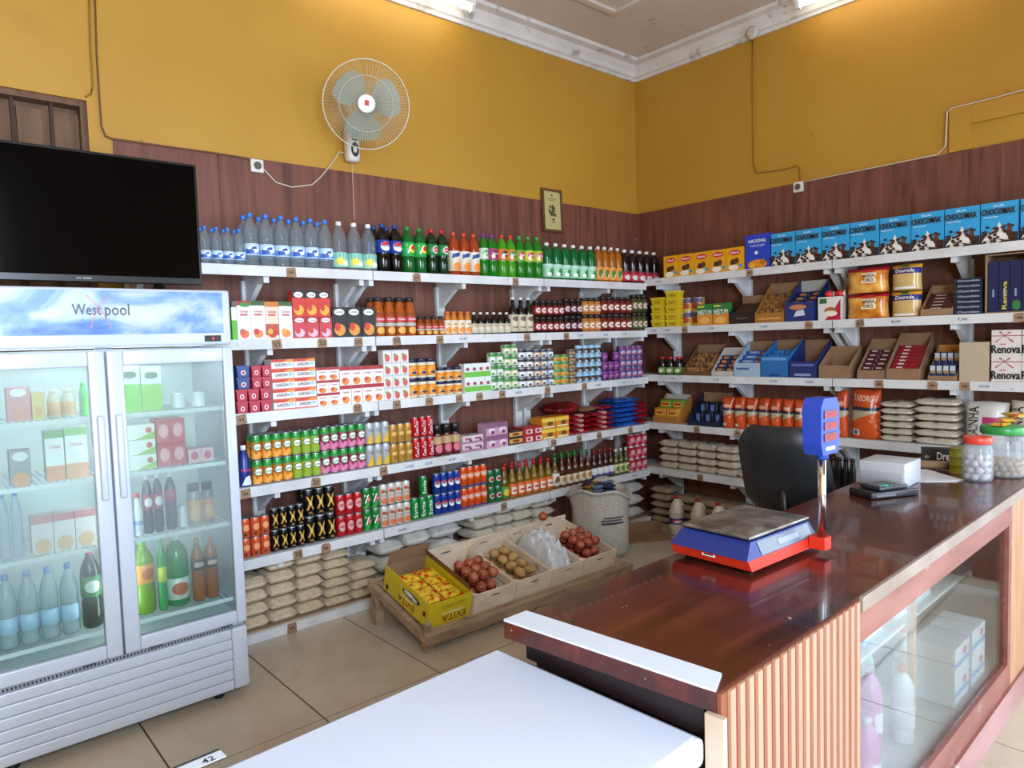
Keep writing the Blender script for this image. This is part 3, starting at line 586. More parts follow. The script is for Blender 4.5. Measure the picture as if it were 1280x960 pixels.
row('A', 3, 368.5, 404, 3, 540, sumol('#b8bc2f', '#8aa82a'), 'pineapple soda can, yellow-green', 'can', G4, tiers=2, rows=2)
row('A', 3, 404, 460, 5, 535, sumol('#a82c5c', '#d87aa0'), 'magenta passion fruit soda can with green rim', 'can', G4, tiers=2, rows=2)
row('A', 3, 460.5, 490, 3, 529, lambda w, h: can('drink_can', '#b4b8bc', [('p', [(.1, 0), (.9, 0), (.9, .7), (.35, .35)], '#d8b02a'), ('t', 'TO', .25, .62, .75, .8, '#5a5e62')], w, h), 'silver and yellow drink can', 'can', G4, tiers=2)
row('A', 3, 490.5, 518.5, 3, 531, lambda w, h: can('drink_can', '#bd8d3c', [('r', .42, .15, .58, .85, '#8a6424'), ('e', .5, .55, .3, .12, '#d8b060')], w, h), 'gold beer can beside the silver ones', 'can', G4, tiers=2)
row('A', 3, 518.5, 545, 3, 522, lambda w, h: can('drink_can', '#b8141f', [('tv', 'Coca-Cola', .28, .12, .72, .92, '#f4f0f0')], w, h, top='#b8141f'), 'red cola can with white script', 'can', G4, tiers=2)
row('A', 3, 545.5, 579, 3, 532, lambda w, h: jar('coffee_jar', w, h, mat('#3c1c12', .2), '#1b1413', (.06, .66), '#7a2430', [('r', 0, .55, 1, .95, '#c0a070'), ('e', .5, .3, .35, .22, '#d07080')], .26), 'coffee jar with black lid', 'jar', G4b)
row('A', 3, 579, 605, 2, 546, lambda w, h: carton('tea_box', w, h, .1, '#d8c8cc', [('r', 0, .0, 1, .3, '#a8788a'), ('r', .2, .45, .8, .75, '#a85a7a'), ('e', .75, .4, .14, .16, '#5a3a4a')]), 'low pink tea box beside the coffee jars', 'box', G4b, tiers=2)
row('A', 3, 608.5, 635.5, 2, 530, lambda w, h: carton('tea_box', w, h, .1, '#c89ab0', [('r', 0, .6, 1, 1, '#8a5a78'), ('e', .5, .4, .3, .2, '#e6d4de'), ('e', .6, .25, .16, .14, '#7a2a44')]), 'pink and purple tea box', 'box', G4b, tiers=2)
row('A', 3, 636, 655, 1, 540, lambda w, h: carton('match_box', w, h, .1, '#3a2a1c', [('r', .05, .2, .95, .8, '#d0a04a'), ('e', .5, .5, .25, .2, '#7a2a20')]), 'dark box with gold band beside the tea', 'box', G4b, tiers=2)
row('A', 3, 655, 678, 2, 535, lambda w, h: carton('tea_box', w, h, .12, '#b01f2c', [('r', .3, .1, 1, .7, '#d8c8c4'), ('e', .6, .4, .2, .2, '#a8283a')]), 'red and white tea box', 'box', G4b, tiers=2)
row('A', 3, 678, 712, 2, 523, lambda w, h: carton('tea_box', w, h, .13, '#d88a1f', [('r', 0, .6, 1, .9, '#e8c84a'), ('e', .6, .4, .22, .2, '#6a4a2a'), ('r', .1, .05, .9, .18, '#f0e0b0')]), 'yellow food box beside the red pasta bags', 'box', G4b, tiers=2)
def flatbag(name, m, seed, pr=()):
    return lambda w, h: Kind(name, bag_mesh(w, .22, h*.93, m, seed, name, pr, .45), (), w, .22, h)
M_RB = nodemat('red_pasta_film', .25, [(.35, '#7a101a'), (.6, '#b01c28')], noise=14); M_BB = nodemat('blue_film', .25, [(.35, '#14409a'), (.6, '#2a6ac8')], noise=16)
kr = row('A', 3, 712, 770, 2, 520, flatbag('pasta_bag', M_RB, 3, [('e', .5, .3, .3, .4, '#d8a0a0')]), 'red pasta bag lying in a stack', 'bag', G4b, tiers=4)
zt = px(712, 520, 1, -DA+.02).z+.004
row('A', 3, 699, 727, 1, 503, flatbag('pasta_bag', nodemat('dark_red_film', .3, [(.35, '#4a0c10'), (.6, '#8a1820')], noise=10), 4), 'dark red bag on top of the pasta stack', 'bag', G4b, z0=zt+.005, gap=.05)
row('A', 3, 728, 748, 1, 509, flatbag('pasta_bag', mat('#8c6a48', .4), 5), 'tan pasta bag on top of the stack', 'bag', G4b, z0=zt+.005, gap=.05)
row('A', 3, 749, 768, 1, 508, flatbag('pasta_bag', M_RB, 6), 'bright red bag on top beside the tan one', 'bag', G4b, z0=zt+.005, gap=.05)
row('A', 3, 771, 801, 1, 499, flatbag('pasta_bag', M_BB, 7), 'blue packet in the stack near the corner', 'bag', G4b, tiers=6)
row('A', 3, 801.5, 811.5, 1, 503, flatbag('pasta_bag', M_RB, 8), 'narrow red packet in the corner stack', 'bag', G4b, tiers=4)
# ---- fifth shelf
G5 = 'drink cans on the fifth shelf of the fan wall'; G5b = 'bottles on the fifth shelf of the fan wall'
row('A', 4, 304, 341, 3, 650, lambda w, h: can('drink_can', '#d4582f', [('e', .5, .6, .26, .2, '#e89a6a'), ('r', .3, .12, .5, .28, '#2a2220')], w, h), 'plain orange can beside the fridge', 'can', G5, tiers=2)
XLP = [('p', [(.2, .25), (.34, .25), (.8, .85), (.66, .85)], '#c89a3a'), ('p', [(.66, .25), (.8, .25), (.34, .85), (.2, .85)], '#c89a3a'), ('e', .5, .55, .12, .1, '#d8b860'), ('t', 'XL', .34, .08, .66, .18, '#c89a3a')]
row('A', 4, 341.5, 384, 4, 637, lambda w, h: can('drink_can', '#0e0d0f', XLP, w, h), 'short black energy can with gold cross', 'can', G5, tiers=2)
row('A', 4, 384.5, 423, 3, 613, lambda w, h: can('drink_can', '#0e0d0f', XLP, w, h), 'tall black energy can with gold cross', 'can', G5, tiers=2, rows=2)
row('A', 4, 423.5, 456.5, 3, 620, lambda w, h: can('drink_can', '#b81c26', [('e', .5, .55, .3, .28, '#d8a0a0'), ('r', .3, .5, .7, .56, '#b81c26'), ('r', .3, .6, .7, .64, '#b81c26')], w, h), 'red can with pale crest', 'can', G5, tiers=2)
row('A', 4, 456.5, 478, 2, 611, lambda w, h: can('drink_can', '#1f7a34', [('p', [(0, 0), (.4, 0), (1, .6), (1, .9)], '#2f9a44'), ('e', .64, .5, .22, .14, '#d0242c'), ('t', '7', .2, .3, .6, .78, '#f4f4f4'), ('t', 'UP', .5, .44, .78, .56, '#f4f4f4')], w, h, top='#1f7a34'), 'green lemonade can with figure seven', 'can', G5, tiers=2)
row('A', 4, 478.5, 516, 4, 606, lambda w, h: can('drink_can', '#d9d2c8', [('e', .5, .2, .36, .16, '#d8703a'), ('e', .35, .75, .2, .1, '#c83a34'), ('e', .7, .7, .16, .1, '#4a8a3a'), ('t', 'Compal', .2, .45, .8, .56, '#b02a34')], w, h), 'white juice can with fruit', 'can', G5, tiers=2)
SP = [('tv', 'Sprite', .25, .1, .75, .9, '#f2f4f0')]
ks = row('A', 4, 517, 545, 3, 624, lambda w, h: can('drink_can', '#12883a', SP, w, h, top='#12883a'), 'green lemonade can with white lettering', 'can', G5)
row('A', 4, 528, 537, 1, 596, lambda w, h: can('drink_can', '#12883a', SP, w, h, top='#12883a'), 'single green lemonade can standing on the others', 'can', G5, z0=ZA[4]+ks.h+.001)
row('A', 4, 545.5, 579, 4, 593, lambda w, h: can('drink_can', '#1a3a92', [('e', .5, .55, .36, .2, '#f0f0f2'), ('p', [(.18, .57), (.82, .62), (.7, .72), (.5, .75), (.3, .72)], '#c81f2c'), ('t', 'PEPSI', .2, .5, .8, .6, '#0e1c5a')], w, h, top='#1a3a92'), 'blue cola can with round emblem', 'can', G5, tiers=2)
row('A', 4, 579, 612, 4, 585, lambda w, h: can('drink_can', '#d8501c', [('e', .5, .62, .4, .2, '#e8762a'), ('t', 'FANTA', .1, .54, .9, .74, '#f2f2fa'), ('r', 0, .02, 1, .1, '#24408c')], w, h, top='#d8501c'), 'orange soda can with white lettering', 'can', G5, tiers=2)
row('A', 4, 612.5, 629.5, 2, 589, lambda w, h: can('drink_can', '#1f6a3c', [('e', .5, .5, .3, .2, '#d8d8d0'), ('e', .5, .5, .22, .13, '#b8283a')], w, h), 'dark green can with round red badge', 'can', G5, tiers=2)
row('A', 4, 630, 640, 1, 585, lambda w, h: bottle('sauce_bottle', 'oil', mat('#6a4a14', .15), '#c03024', w, h, (.06, .42), '#3f8a3c', [('e', .5, .5, .3, .3, '#d8c83a')]), 'sauce bottle with green label beside the green cans', 'bottle', G5b)
row('A', 4, 640, 694, 6, 582, lambda w, h: bottle('sauce_bottle', 'oil', mat('#8c6a18', .14, 0, .2), '#b8201f', w, h, (.06, .44), '#d8621c', [('r', .2, .2, .8, .75, '#e8dccb'), ('r', .3, .4, .7, .55, '#c03a2a')]), 'oil bottle with red cap and orange label', 'bottle', G5b, rows=2)
row('A', 4, 694, 703, 1, 573, lambda w, h: bottle('sauce_bottle', 'oil', mat('#6a4a14', .14), '#2f8a3a', w, h, (.1, .5), '#dcd8cc', [('p', [(.2, .2), (.8, .3), (.6, .8), (.3, .7)], '#7a5a3a')]), 'oil bottle with tall white label and green cap', 'bottle', G5b)
row('A', 4, 703, 743, 5, 569, lambda w, h: bottle('sauce_bottle', 'oil', mat('#4a2410', .14), '#1f7a34', w, h, (.08, .36), '#d0c4a8', [('e', .5, .6, .26, .3, '#a8783a')]), 'brown vinegar bottle with green cap', 'bottle', G5b, rows=2)
row('A', 4, 743, 771, 4, 564, lambda w, h: bottle('sauce_bottle', 'oil', mat('#3a1410', .14), '#8a1c20', w, h, (.08, .4), '#d4d0d4', [('r', 0, 0, 1, .3, '#3a3a7a')]), 'dark wine vinegar bottle with red cap', 'bottle', G5b)
row('A', 4, 771, 789, 3, 562, lambda w, h: bottle('sauce_bottle', 'oil', mat('#4a4a1c', .14), '#dcdcd8', w, h, (.08, .42), '#c8c48a', [('e', .5, .5, .3, .3, '#5a7a3a')]), 'olive green bottle with white cap', 'bottle', G5b)
row('A', 4, 789.5, 812, 3, 544, lambda w, h: tin('food_tin', w, h, '#a81c34', [('r', 0, .3, 1, .45, '#c86a7a'), ('e', .5, .6, .3, .2, '#d8a0a8')]), 'crimson tomato tin near the corner', 'tin', G5, tiers=3)
# PART3
# ================================================================== RIGHT WALL
H1 = 'boxes on the top shelf of the right wall'
CE = [('e', .48, .78, .36, .12, '#c81f2c'), ('t', 'CERELAC', .2, .74, .76, .82, '#ffffff'), ('e', .38, .36, .16, .14, '#4a2a1c'), ('e', .6, .42, .14, .13, '#5a3420'), ('e', .4, .14, .3, .12, '#eee4d4'), ('e', .84, .2, .1, .08, '#2a9ac8')]
row('B', 0, 829.5, 930, 5, 321, lambda w, h: carton('cereal_box', w, h, .06, '#e0a01c', CE), 'yellow baby cereal box with red oval', 'box', H1)
row('B', 0, 931, 962.5, 1, 295, lambda w, h: carton('cereal_box', w, h, .06, '#2340b8', [('t', 'NACIONAL', .14, .76, .86, .86, '#f0f0f4'), ('t', 'CORN FLAKES', .2, .64, .8, .7, '#c8d0f0'), ('e', .46, .46, .07, .05, '#e8e8f0'), ('e', .5, .12, .4, .14, '#d88a1c'), ('e', .3, .1, .12, .08, '#e8a83a'), ('e', .72, .18, .12, .08, '#b86a14')]), 'deep blue corn flakes box', 'box', H1)
R0 = random.Random(3)
CM = [('r', 0, 0, 1, .24, '#3a1c14'), ('p', [(.02, .05), (.5, .1), (.8, .04), (.62, .3), (.5, .52), (.42, .36), (.2, .26)], '#e8e4dc'), ('e', .78, .3, .07, .1, '#6a3a24'), ('e', .3, .05, .26, .05, '#d8d4cc')]
CM += [('e', R0.uniform(.06, .9), R0.uniform(.04, .42), .05, .034, R0.choice(['#2c1410', '#4a2418', '#3a1a12'])) for _ in range(30)]
CM += [('t', 'KELLAN', .36, .88, .64, .93, '#dff0fa'), ('t', 'CHOCOMAX', .045, .69, .94, .845, '#2a1712'), ('t', 'CHOCOMAX', .06, .695, .955, .84, '#2a1712'), ('r', .1, .63, .5, .645, '#d8eefa')]
choco = row('B', 0, 963.5, 1273, 8, 293, lambda w, h: carton('cereal_box', w, h, .055, '#2f9fd8', CM), 'sky blue chocolate cereal box', 'box', H1, jit=.0005)
row('B', 0, 1274.5, 1325, 1, 249, lambda w, h: carton('cereal_box', w, h, .055, '#2f9fd8', CM), 'sky blue chocolate cereal box cut off by the right picture edge', 'box', H1)
# ---- second shelf
H2 = 'groceries on the second shelf of the right wall'
def margarine(w, h):
    a = w/2*.92; d = .085; mb = MB(); y = mat('#d8b81c', .35)
    mb.prism([(-a*.82, 0), (a*.82, 0), (a*.95, h*.7), (-a*.95, h*.7)], -d/2*.92, d/2*.92, 'y', y); mb.prints([('r', .15, .2, .85, .8, '#c8a418'), ('t', 'VITA', .25, .3, .75, .75, '#3a5a1c')], flat(-a*.85, 0, a*.85, h*.7, -d/2*.92))
    lid = MB(); lid.box(-a, -d/2, h*.72, a, d/2, h*.97, mat('#e0c428', .35)); return Kind('margarine_tub', mb, [('lid', lid)], w, d, h)
row('B', 1, 813, 830.5, 1, 372.6, margarine, 'yellow margarine tub in the left stack', 'tub', H2, tiers=4)
row('B', 1, 831, 849, 1, 364.5, margarine, 'yellow margarine tub in the right stack', 'tub', H2, tiers=5)
row('B', 1, 849.5, 876, 2, 373, lambda w, h: tin('food_tin', w, h, '#c89a2a', [('r', 0, .65, 1, 1, '#5a4a7a'), ('e', .5, .4, .3, .24, '#a83a34'), ('r', 0, 0, 1, .14, '#d8c04a')]), 'yellow and purple tin behind the green cereal boxes', 'tin', H2, tiers=2, gap=.09)
row('B', 1, 871, 911, 2, 381, lambda w, h: carton('cereal_box', w, h, .05, '#2f7a3a', [('r', 0, 0, 1, .5, '#d88a2c'), ('t', 'NESTUM', .06, .5, .94, .72, '#f4f4ea'), ('r', .05, .85, .5, .92, '#e8d84a'), ('e', .5, .22, .36, .16, '#e8b060')]), 'green and orange flakes box', 'box', H2)
ARMSB = [armB(912), armB(1032), armB(1046), armB(1192), -3.4]
def tray(wall, k, x0, x1, yf, yb, dep, outer, inner, label, group, gap=.012, front_pr=(), cat='display carton'):
    """open display carton with sloping sides; returns (object, w, hf, hb)"""
    axis, D, Z = (1, DA, ZA[k]) if wall == 'A' else (0, DB, ZB[k]); fr = -D+gap
    a = px_row(x0, Z, axis, fr); b = px_row(x1, Z, axis, fr); w = abs(b-a)-.006; hf = max(px((x0+x1)/2, yf, axis, fr).z-Z, .03); hb = min(px((x0+x1)/2, yb, axis, fr+dep).z-Z, .31)
    if wall == 'B' and any(b-.02 < q < a+.02 for q in ARMSB): dep = min(dep, .2); hb = min(hb, .225)
    o = empty('display_carton', (fr+dep/2, (a+b)/2, Z+.001) if wall == 'B' else ((a+b)/2, fr+dep/2, Z+.001), (0, 0, -PI/2 if wall == 'B' else 0)); t = .004; h = w/2
    fp = MB(); fp.box(-h, -dep/2, 0, h, -dep/2+t, hf, outer); fp.prints(front_pr, flat(-h, 0, h, hf, -dep/2)); link('front_panel', fp, o)
    link('back_panel', MB().box(-h, dep/2-t, 0, h, dep/2, hb, inner), o); link('base', MB().box(-h+t, -dep/2+t, 0, h-t, dep/2-t, t, inner), o)
    for s in (-1, 1):
        x = s*(h-t/2); link('side_panel', MB().prism([(-dep/2+t, 0), (dep/2-t, 0), (dep/2-t, hb), (-dep/2+t, hf)], x-t/2, x+t/2, 'x', outer), o)
    tag(o, label, cat, group); return o, w, hf, hb, dep, t
def fill(tr, nx, ny, pk, label, cat, group, z0=.0, rise=None, name='biscuit_pack', hh=None, pr=(), frac=.86, depth_frac=.9):
    """packs stepping up from front to back inside a display carton"""
    o, w, hf, hb, dep, t = tr; W = (w-2*t-.004)/nx; DD = (dep-2*t-.006)*depth_frac/ny; h0 = hf*.9 if rise is None else rise[0]; h1 = hb*.72 if rise is None else rise[1]
    for j in range(ny):
        h = h0+(h1-h0)*(j/max(ny-1, 1)) if ny > 1 else h0
        mb = MB(); mb.bbox(-W*.47, -DD*.47, 0, W*.47, DD*.47, h-t-.001, pk[j] if isinstance(pk, list) else pk, min(.006, DD*.2)); mb.prints(pr, flat(-W*.45, max(0, h-t-.001-hh) if hh else 0, W*.45, h-t-.001, -DD*.47, .0009)); me = mb.mesh(name)
        for i in range(nx):
            lx = -w/2+t+.002+W*(i+.5); ly = -dep/2+t+.003+DD*(j+.5)
            p = Matrix.Rotation(o.rotation_euler.z, 4, 'Z') @ Vector((lx, ly, t+.0006))
            c = link(name, me, None, Vector(o.location)+p, tuple(o.rotation_euler))
            lb = label+(nth(i, nx) if nx > 1 else '')+(f', {ORD[j]} row from front' if ny > 1 else ''); tag(c, lb, cat, group)
CARD = M_CARD; CARDW = mat('#b8b4b0', .7)
M_BISC = nodemat('brown_biscuit_film', .35, [(.35, '#4a2a16'), (.5, '#8a5a2c'), (.65, '#a87a48')], noise=28)
M_NAVY = mat('#18244e', .35); M_BLUE = mat('#1f5aa8', .35)
HB = 'biscuit packs in display cartons'; HC = 'display cartons on the right wall'
t1 = tray('B', 1, 911, 942, 391, 368, .2, mat('#241713', .6), CARD, 'dark brown display carton beside the flakes boxes', HC, front_pr=[('r', .3, .4, .8, .55, '#5a4638')]); fill(t1, 1, 5, mat('#3c2216', .4), 'dark brown biscuit pack in dark carton', 'pack', HB)
t1 = tray('B', 1, 943, 980, 391, 352, .25, mat('#a06a2c', .6), CARD, 'golden brown display carton left of the blue one', HC, front_pr=[('r', .1, .3, .9, .5, '#c89048')]); fill(t1, 2, 5, M_BISC, 'golden biscuit pack in second carton', 'pack', HB)
t1 = tray('B', 1, 981, 1018, 378, 352, .25, mat('#1c2f6e', .5), CARDW, 'navy display carton with cookie picture', HC, front_pr=[('e', .45, .75, .3, .14, '#c07a4a'), ('p', [(.3, .25), (.7, .3), (.65, .6), (.4, .55)], '#c8cede')]); fill(t1, 2, 4, M_NAVY, 'navy biscuit pack in second-shelf carton', 'pack', HB, pr=[('e', .5, .6, .3, .2, '#b0703c')], hh=.05)
row('B', 1, 1022, 1051, 1, 372, lambda w, h: carton('biscuit_box', w, h, .08, '#dcd6d0', [('p', [(.3, 0), (1, 0), (1, .9), (.75, .5)], '#b01f2c'), ('e', .56, .4, .28, .16, '#a8643c'), ('e', .56, .28, .3, .12, '#e8e0d4'), ('r', .08, .72, .4, .94, '#2c6a3a')]), 'white and red biscuit box with bowl picture', 'box', H2)
gz = px(1040, 372, 0, -DB+.02).z+.002
for i, (p_, c_) in enumerate(((1037, '#c8323a'), (1050, '#b8202c'))):
    y_ = px_row(p_, gz, 0, -DB+.06); mb = MB(); mb.lathe([(.012, 0), (.028, .008), (.034, .024), (.028, .042), (.012, .05)], mat(c_, .35), 12); mb.prints([('e', .5, .5, .2, .4, '#e0d0c0')], cyl(.034, 0, .05))
    tag(link('candy_tin', mb, None, (-DB+.06, y_, gz)), f'round red sweet pack on the biscuit box, {"left" if i == 0 else "right"} one', 'pack', H2)
M_ORO = nodemat('golden_biscuit_film', .2, [(.35, '#a85a14'), (.5, '#d88a2a'), (.65, '#e8b05a')], noise=9)
kd = row('B', 1, 1056, 1108, 1, 336, lambda w, h: standbag('biscuit_pack', w, h*.97, .10, [(0, .84, M_ORO), (.84, 1, mat('#a01c24', .25))], [('r', .4, .38, .76, .78, '#e8dcc0'), ('t', 'MARIA', .43, .6, .73, .74, '#5a2a1c'), ('t', 'ORO', .46, .42, .7, .56, '#5a2a1c'), ('e', .56, .86, .2, .06, '#c8242c')], 4), 'golden round-biscuit pack with red top', 'pack', H2, tiers=2)
row('B', 1, 1111, 1149, 1, 331, lambda w, h: standbag('biscuit_pack', w, h*.97, .10, [(0, .66, mat('#c8a86a', .2)), (.66, .86, mat('#1f2f7a', .25)), (.86, 1, mat('#d89a34', .25))], [('t', 'Dourada', .18, .69, .82, .83, '#f0ead8'), ('e', .5, .93, .14, .05, '#2f7a3a'), ('r', .15, .05, .85, .14, '#e8e4dc')], 8), 'tan biscuit pack with blue band', 'pack', H2, tiers=2)
t1 = tray('B', 1, 1150, 1191, 386, 357, .2, CARD, CARD, 'plain cardboard display carton with dark red packs', HC); fill(t1, 1, 6, mat('#481a18', .35), 'dark red wafer pack in plain carton', 'pack', HB, pr=[('r', .2, .5, .6, .7, '#b8a8a0')], hh=.03)
row('B', 1, 1192, 1228, 1, 349, lambda w, h: carton('biscuit_pack', w, h*.94, .16, '#16233c', [('t', 'Chocolate', .12, .3, .9, .7, '#b8c4d4')]), 'dark blue chocolate biscuit pack in a stack', 'pack', H2, tiers=7)
# upright carton holding blue boxes
def opencarton(x0, x1, ytop, k, label, dep=.22, gap=.012):
    Z = ZB[k]; fr = -DB+gap; a = px_row(x0, Z, 0, fr); b = px_row(x1, Z, 0, fr); w = abs(b-a); h = min(px(x0, ytop, 0, fr).z-Z, .355); t = .006
    o = empty('cardboard_carton', (fr+dep/2, (a+b)/2, Z+.001), (0, 0, -PI/2))
    for n, q in (('base', (-w/2, -dep/2, 0, w/2, dep/2, t)), ('top_panel', (-w/2, -dep/2, h-t, w/2, dep/2, h)), ('back_panel', (-w/2+t, dep/2-t, t, w/2-t, dep/2, h-t)), ('side_panel', (-w/2, -dep/2, t, -w/2+t, dep/2, h-t)), ('side_panel', (w/2-t, -dep/2, t, w/2, dep/2, h-t))): link(n, MB().box(*q, M_CARD), o)
    tag(o, label, 'carton', H2); return o, w, h, dep, t
o, w_, h_, dep, t = opencarton(1231, 1292, 312, 1, 'open cardboard carton standing on edge with navy boxes inside')
for i in range(4):
    W = (w_-2*t-.006)/4; mb = MB(); mb.box(-W*.47, -.08, 0, W*.47, .08, h_*.86, M_NAVY)
    mb.prints([('r', .42, .3, .6, .45, '#8a94b8')]+([('tv', 'Renova', .3, .05, .75, .6, '#d8c83a')] if i == 1 else [('e', .6, .12, .4, .1, '#2f7a3a')] if i == 2 else []), flat(-W*.47, 0, W*.47, h_*.86, -.08))
    p = Matrix.Rotation(-PI/2, 4, 'Z') @ Vector((-w_/2+t+.003+W*(i+.5), -.01, t+.0005)); tag(link('tall_box', mb, None, Vector(o.location)+p, (0, 0, -PI/2)), f'navy box standing inside the open carton{nth(i, 4)}', 'box', 'navy boxes in the carton')
# ---- third shelf
H3 = 'groceries on the third shelf of the right wall'
row('B', 2, 820, 850, 3, 446, lambda w, h: bottle('sauce_bottle', 'glass', mat('#1c0c0a', .15), '#a81c20', w, h, (.06, .42), '#5a8a3a', [('e', .5, .5, .26, .3, '#d8c8b0')], caph=.08), 'small dark sauce bottle with red cap', 'bottle', H3)
t1 = tray('B', 2, 852, 888, 465, 431, .25, mat('#6a4828', .6), CARD, 'brown display carton of crackers beside the sauce bottles', HC); fill(t1, 2, 5, M_BISC, 'brown cracker pack in leftmost third-shelf carton', 'pack', HB)
t1 = tray('B', 2, 889, 916, 464, 432, .25, CARDW, CARDW, 'white-sided display carton with navy cookie packs', HC); fill(t1, 2, 5, M_NAVY, 'navy cookie pack in white-sided carton', 'pack', HB, pr=[('e', .5, .55, .34, .3, '#b8783c')], hh=.04)
t1 = tray('B', 2, 917, 950, 454, 427, .25, mat('#9fb4c8', .5), CARD, 'pale blue display carton of wafers', HC, front_pr=[('r', .1, .5, .6, .65, '#3a5a9a')]); fill(t1, 1, 4, M_BLUE, 'bright blue wafer pack in pale carton', 'pack', HB, pr=[('t', 'OREO', .15, .4, .6, .9, '#e0e8f4'), ('e', .8, .4, .14, .4, '#a8743c')], hh=.035)
t1 = tray('B', 2, 951, 985, 446, 425, .25, mat('#2468a8', .5), CARD, 'blue display carton with white lettering strip', HC, front_pr=[('r', .05, .82, .95, .97, '#5a9ad0'), ('r', .3, .05, .7, .15, '#14386a')]); fill(t1, 2, 3, mat('#2a74b8', .35), 'blue biscuit pack in blue carton', 'pack', HB)
t1 = tray('B', 2, 986, 1021, 452, 425, .25, mat('#1c2c66', .5), CARD, 'navy display carton beside the empty one', HC, front_pr=[('r', .1, .7, .9, .85, '#5a6aa0'), ('r', .2, .1, .8, .25, '#8a94b8')]); fill(t1, 2, 3, M_NAVY, 'navy biscuit pack in low navy carton', 'pack', HB, rise=(.07, .11))
t1 = tray('B', 2, 1023, 1062, 457, 420, .25, CARD, CARD, 'empty brown cardboard display carton', HC)
t1 = tray('B', 2, 1071, 1106, 463, 424, .25, CARD, CARD, 'cardboard display carton holding maroon snack packs', HC); fill(t1, 2, 6, mat('#4a1a26', .3), 'maroon snack pack', 'pack', HB, pr=[('r', .2, .4, .7, .8, '#c8b0ae')], hh=.02)
t1 = tray('B', 2, 1107, 1150, 461, 416, .25, CARD, CARD, 'tall cardboard display carton holding red bars', HC); fill(t1, 1, 8, mat('#8a1424', .3), 'red chocolate bar pack', 'pack', HB, pr=[('r', .2, .35, .42, .85, '#d8c0c0')], hh=.018)
t1 = tray('B', 2, 1159, 1196, 470, 422, .25, CARD, mat('#b07a2c', .7), 'display carton of blue and white bars', HC); fill(t1, 4, 2, mat('#20305e', .3), 'blue and white bar', 'pack', HB, rise=(.10, .18), pr=[('r', .1, .55, .9, .95, '#c0c4cc'), ('e', .5, .5, .4, .12, '#a8824a')], hh=.09)
row('B', 2, 1198, 1236, 1, 428, lambda w, h: carton('plain_box', w, h, .2, '#b8a68c'), 'plain cream carton beside the tissue boxes', 'box', H3)
RN = [('r', 0, .76, 1, .79, '#a01c34'), ('e', .45, .78, .05, .05, '#8a7a6a'), ('p', [(.45, .78), (.25, .92), (.3, .95)], '#b01f3a'), ('p', [(.45, .78), (.66, .9), (.62, .94)], '#b01f3a'), ('p', [(.44, .78), (.12, .55), (.16, .53)], '#b01f3a'), ('p', [(.46, .78), (.76, .56), (.72, .53)], '#b01f3a'), ('t', 'Renova', .0, .1, .97, .42, '#141214'), ('t', 'Renova', .015, .1, .985, .425, '#141214'), ('r', .28, .44, .5, .47, '#c83a4a')]
row('B', 2, 1238, 1317, 2, 413, lambda w, h: carton('tissue_box', w, h, .18, '#d6cfc8', RN), 'white tissue box with red ribbon', 'box', H3, tiers=2)
# ---- fourth shelf
H4 = 'groceries on the fourth shelf of the right wall'
t1 = tray('B', 3, 816, 848, 521, 492, .2, mat('#a8702c', .6), CARDW, 'low brown display carton of stock cube boxes near the corner', HC); fill(t1, 2, 2, [mat('#c8862a', .45), mat('#6a8a2c', .45)], 'stock cube box in the low brown carton', 'box', 'stock cube boxes', rise=(.13, .20), pr=[('r', .1, .3, .9, .75, '#d8a83a'), ('r', .2, .45, .8, .65, '#b02a24')], hh=.09, name='stock_cube_box')
t1 = tray('B', 3, 859, 898, 527, 490, .25, mat('#16203c', .5), CARD, 'navy carton of dark packs beside the orange rice', HC); fill(t1, 3, 3, mat('#141a2c', .3), 'dark navy pack', 'pack', HB, pr=[('r', .3, .1, .7, .8, '#5a7ab0')], hh=.12)
O1, O2, O3 = mat('#c8501c', .25), mat('#b0a288', .3), mat('#1c2238', .3)
def ricebag(w, h, seed=1): return standbag('rice_bag', w, h, .09, [(0, .34, O1), (.34, .58, O2), (.58, .63, O3), (.63, 1, mat('#b8461a', .25))], [('p', [(0, .34), (1, .34), (1, .5)], O1), ('e', .5, .72, .3, .05, '#d8a888'), ('r', .15, .08, .5, .16, '#d8cfc4')], seed)
for i in range(7):
    x0 = 900.5+i*14.9; row('B', 3, x0, x0+14.6, 1, 496+i*.6, lambda w, h: ricebag(w, h, i), f'orange rice bag on the fourth shelf{nth(i, 7)}', 'bag', H4)
row('B', 3, 1043, 1058, 1, 488, lambda w, h: ricebag(w, h, 21), 'orange rice bag just right of the scale display', 'bag', H4)
row('B', 3, 1060, 1097, 1, 486, lambda w, h: standbag('rice_bag', w, h, .12, [(0, .34, O1), (.34, .6, O2), (.6, .66, O3), (.66, 1, mat('#b8461a', .25))], [('p', [(0, .34), (1, .34), (1, .56)], O1), ('t', 'TABORGI', .16, .76, .86, .88, '#e0b89a'), ('r', .15, .08, .38, .2, '#d8d4d0'), ('r', .2, .1, .32, .18, '#3a5a8a')], 33), 'large orange rice bag beside the stacked rice', 'bag', H4)
M_RICE = nodemat('rice_film', .3, [(.35, '#cbbfac'), (.6, '#ddd3c2')], noise=60, bump=.15); M_SUG = nodemat('brown_sugar_film', .3, [(.35, '#c2ad90'), (.6, '#d6c4a8')], noise=40, bump=.1)
row('B', 3, 1098, 1139, 1, 501, lambda w, h: Kind('rice_bag', bag_mesh(w, .24, h*.93, M_RICE, 41, pr=[('e', .5, .35, .14, .25, '#6a4a3a')], flatness=.28), (), w, .24, h), 'clear bag of white rice in left stack', 'bag', H4, tiers=6)
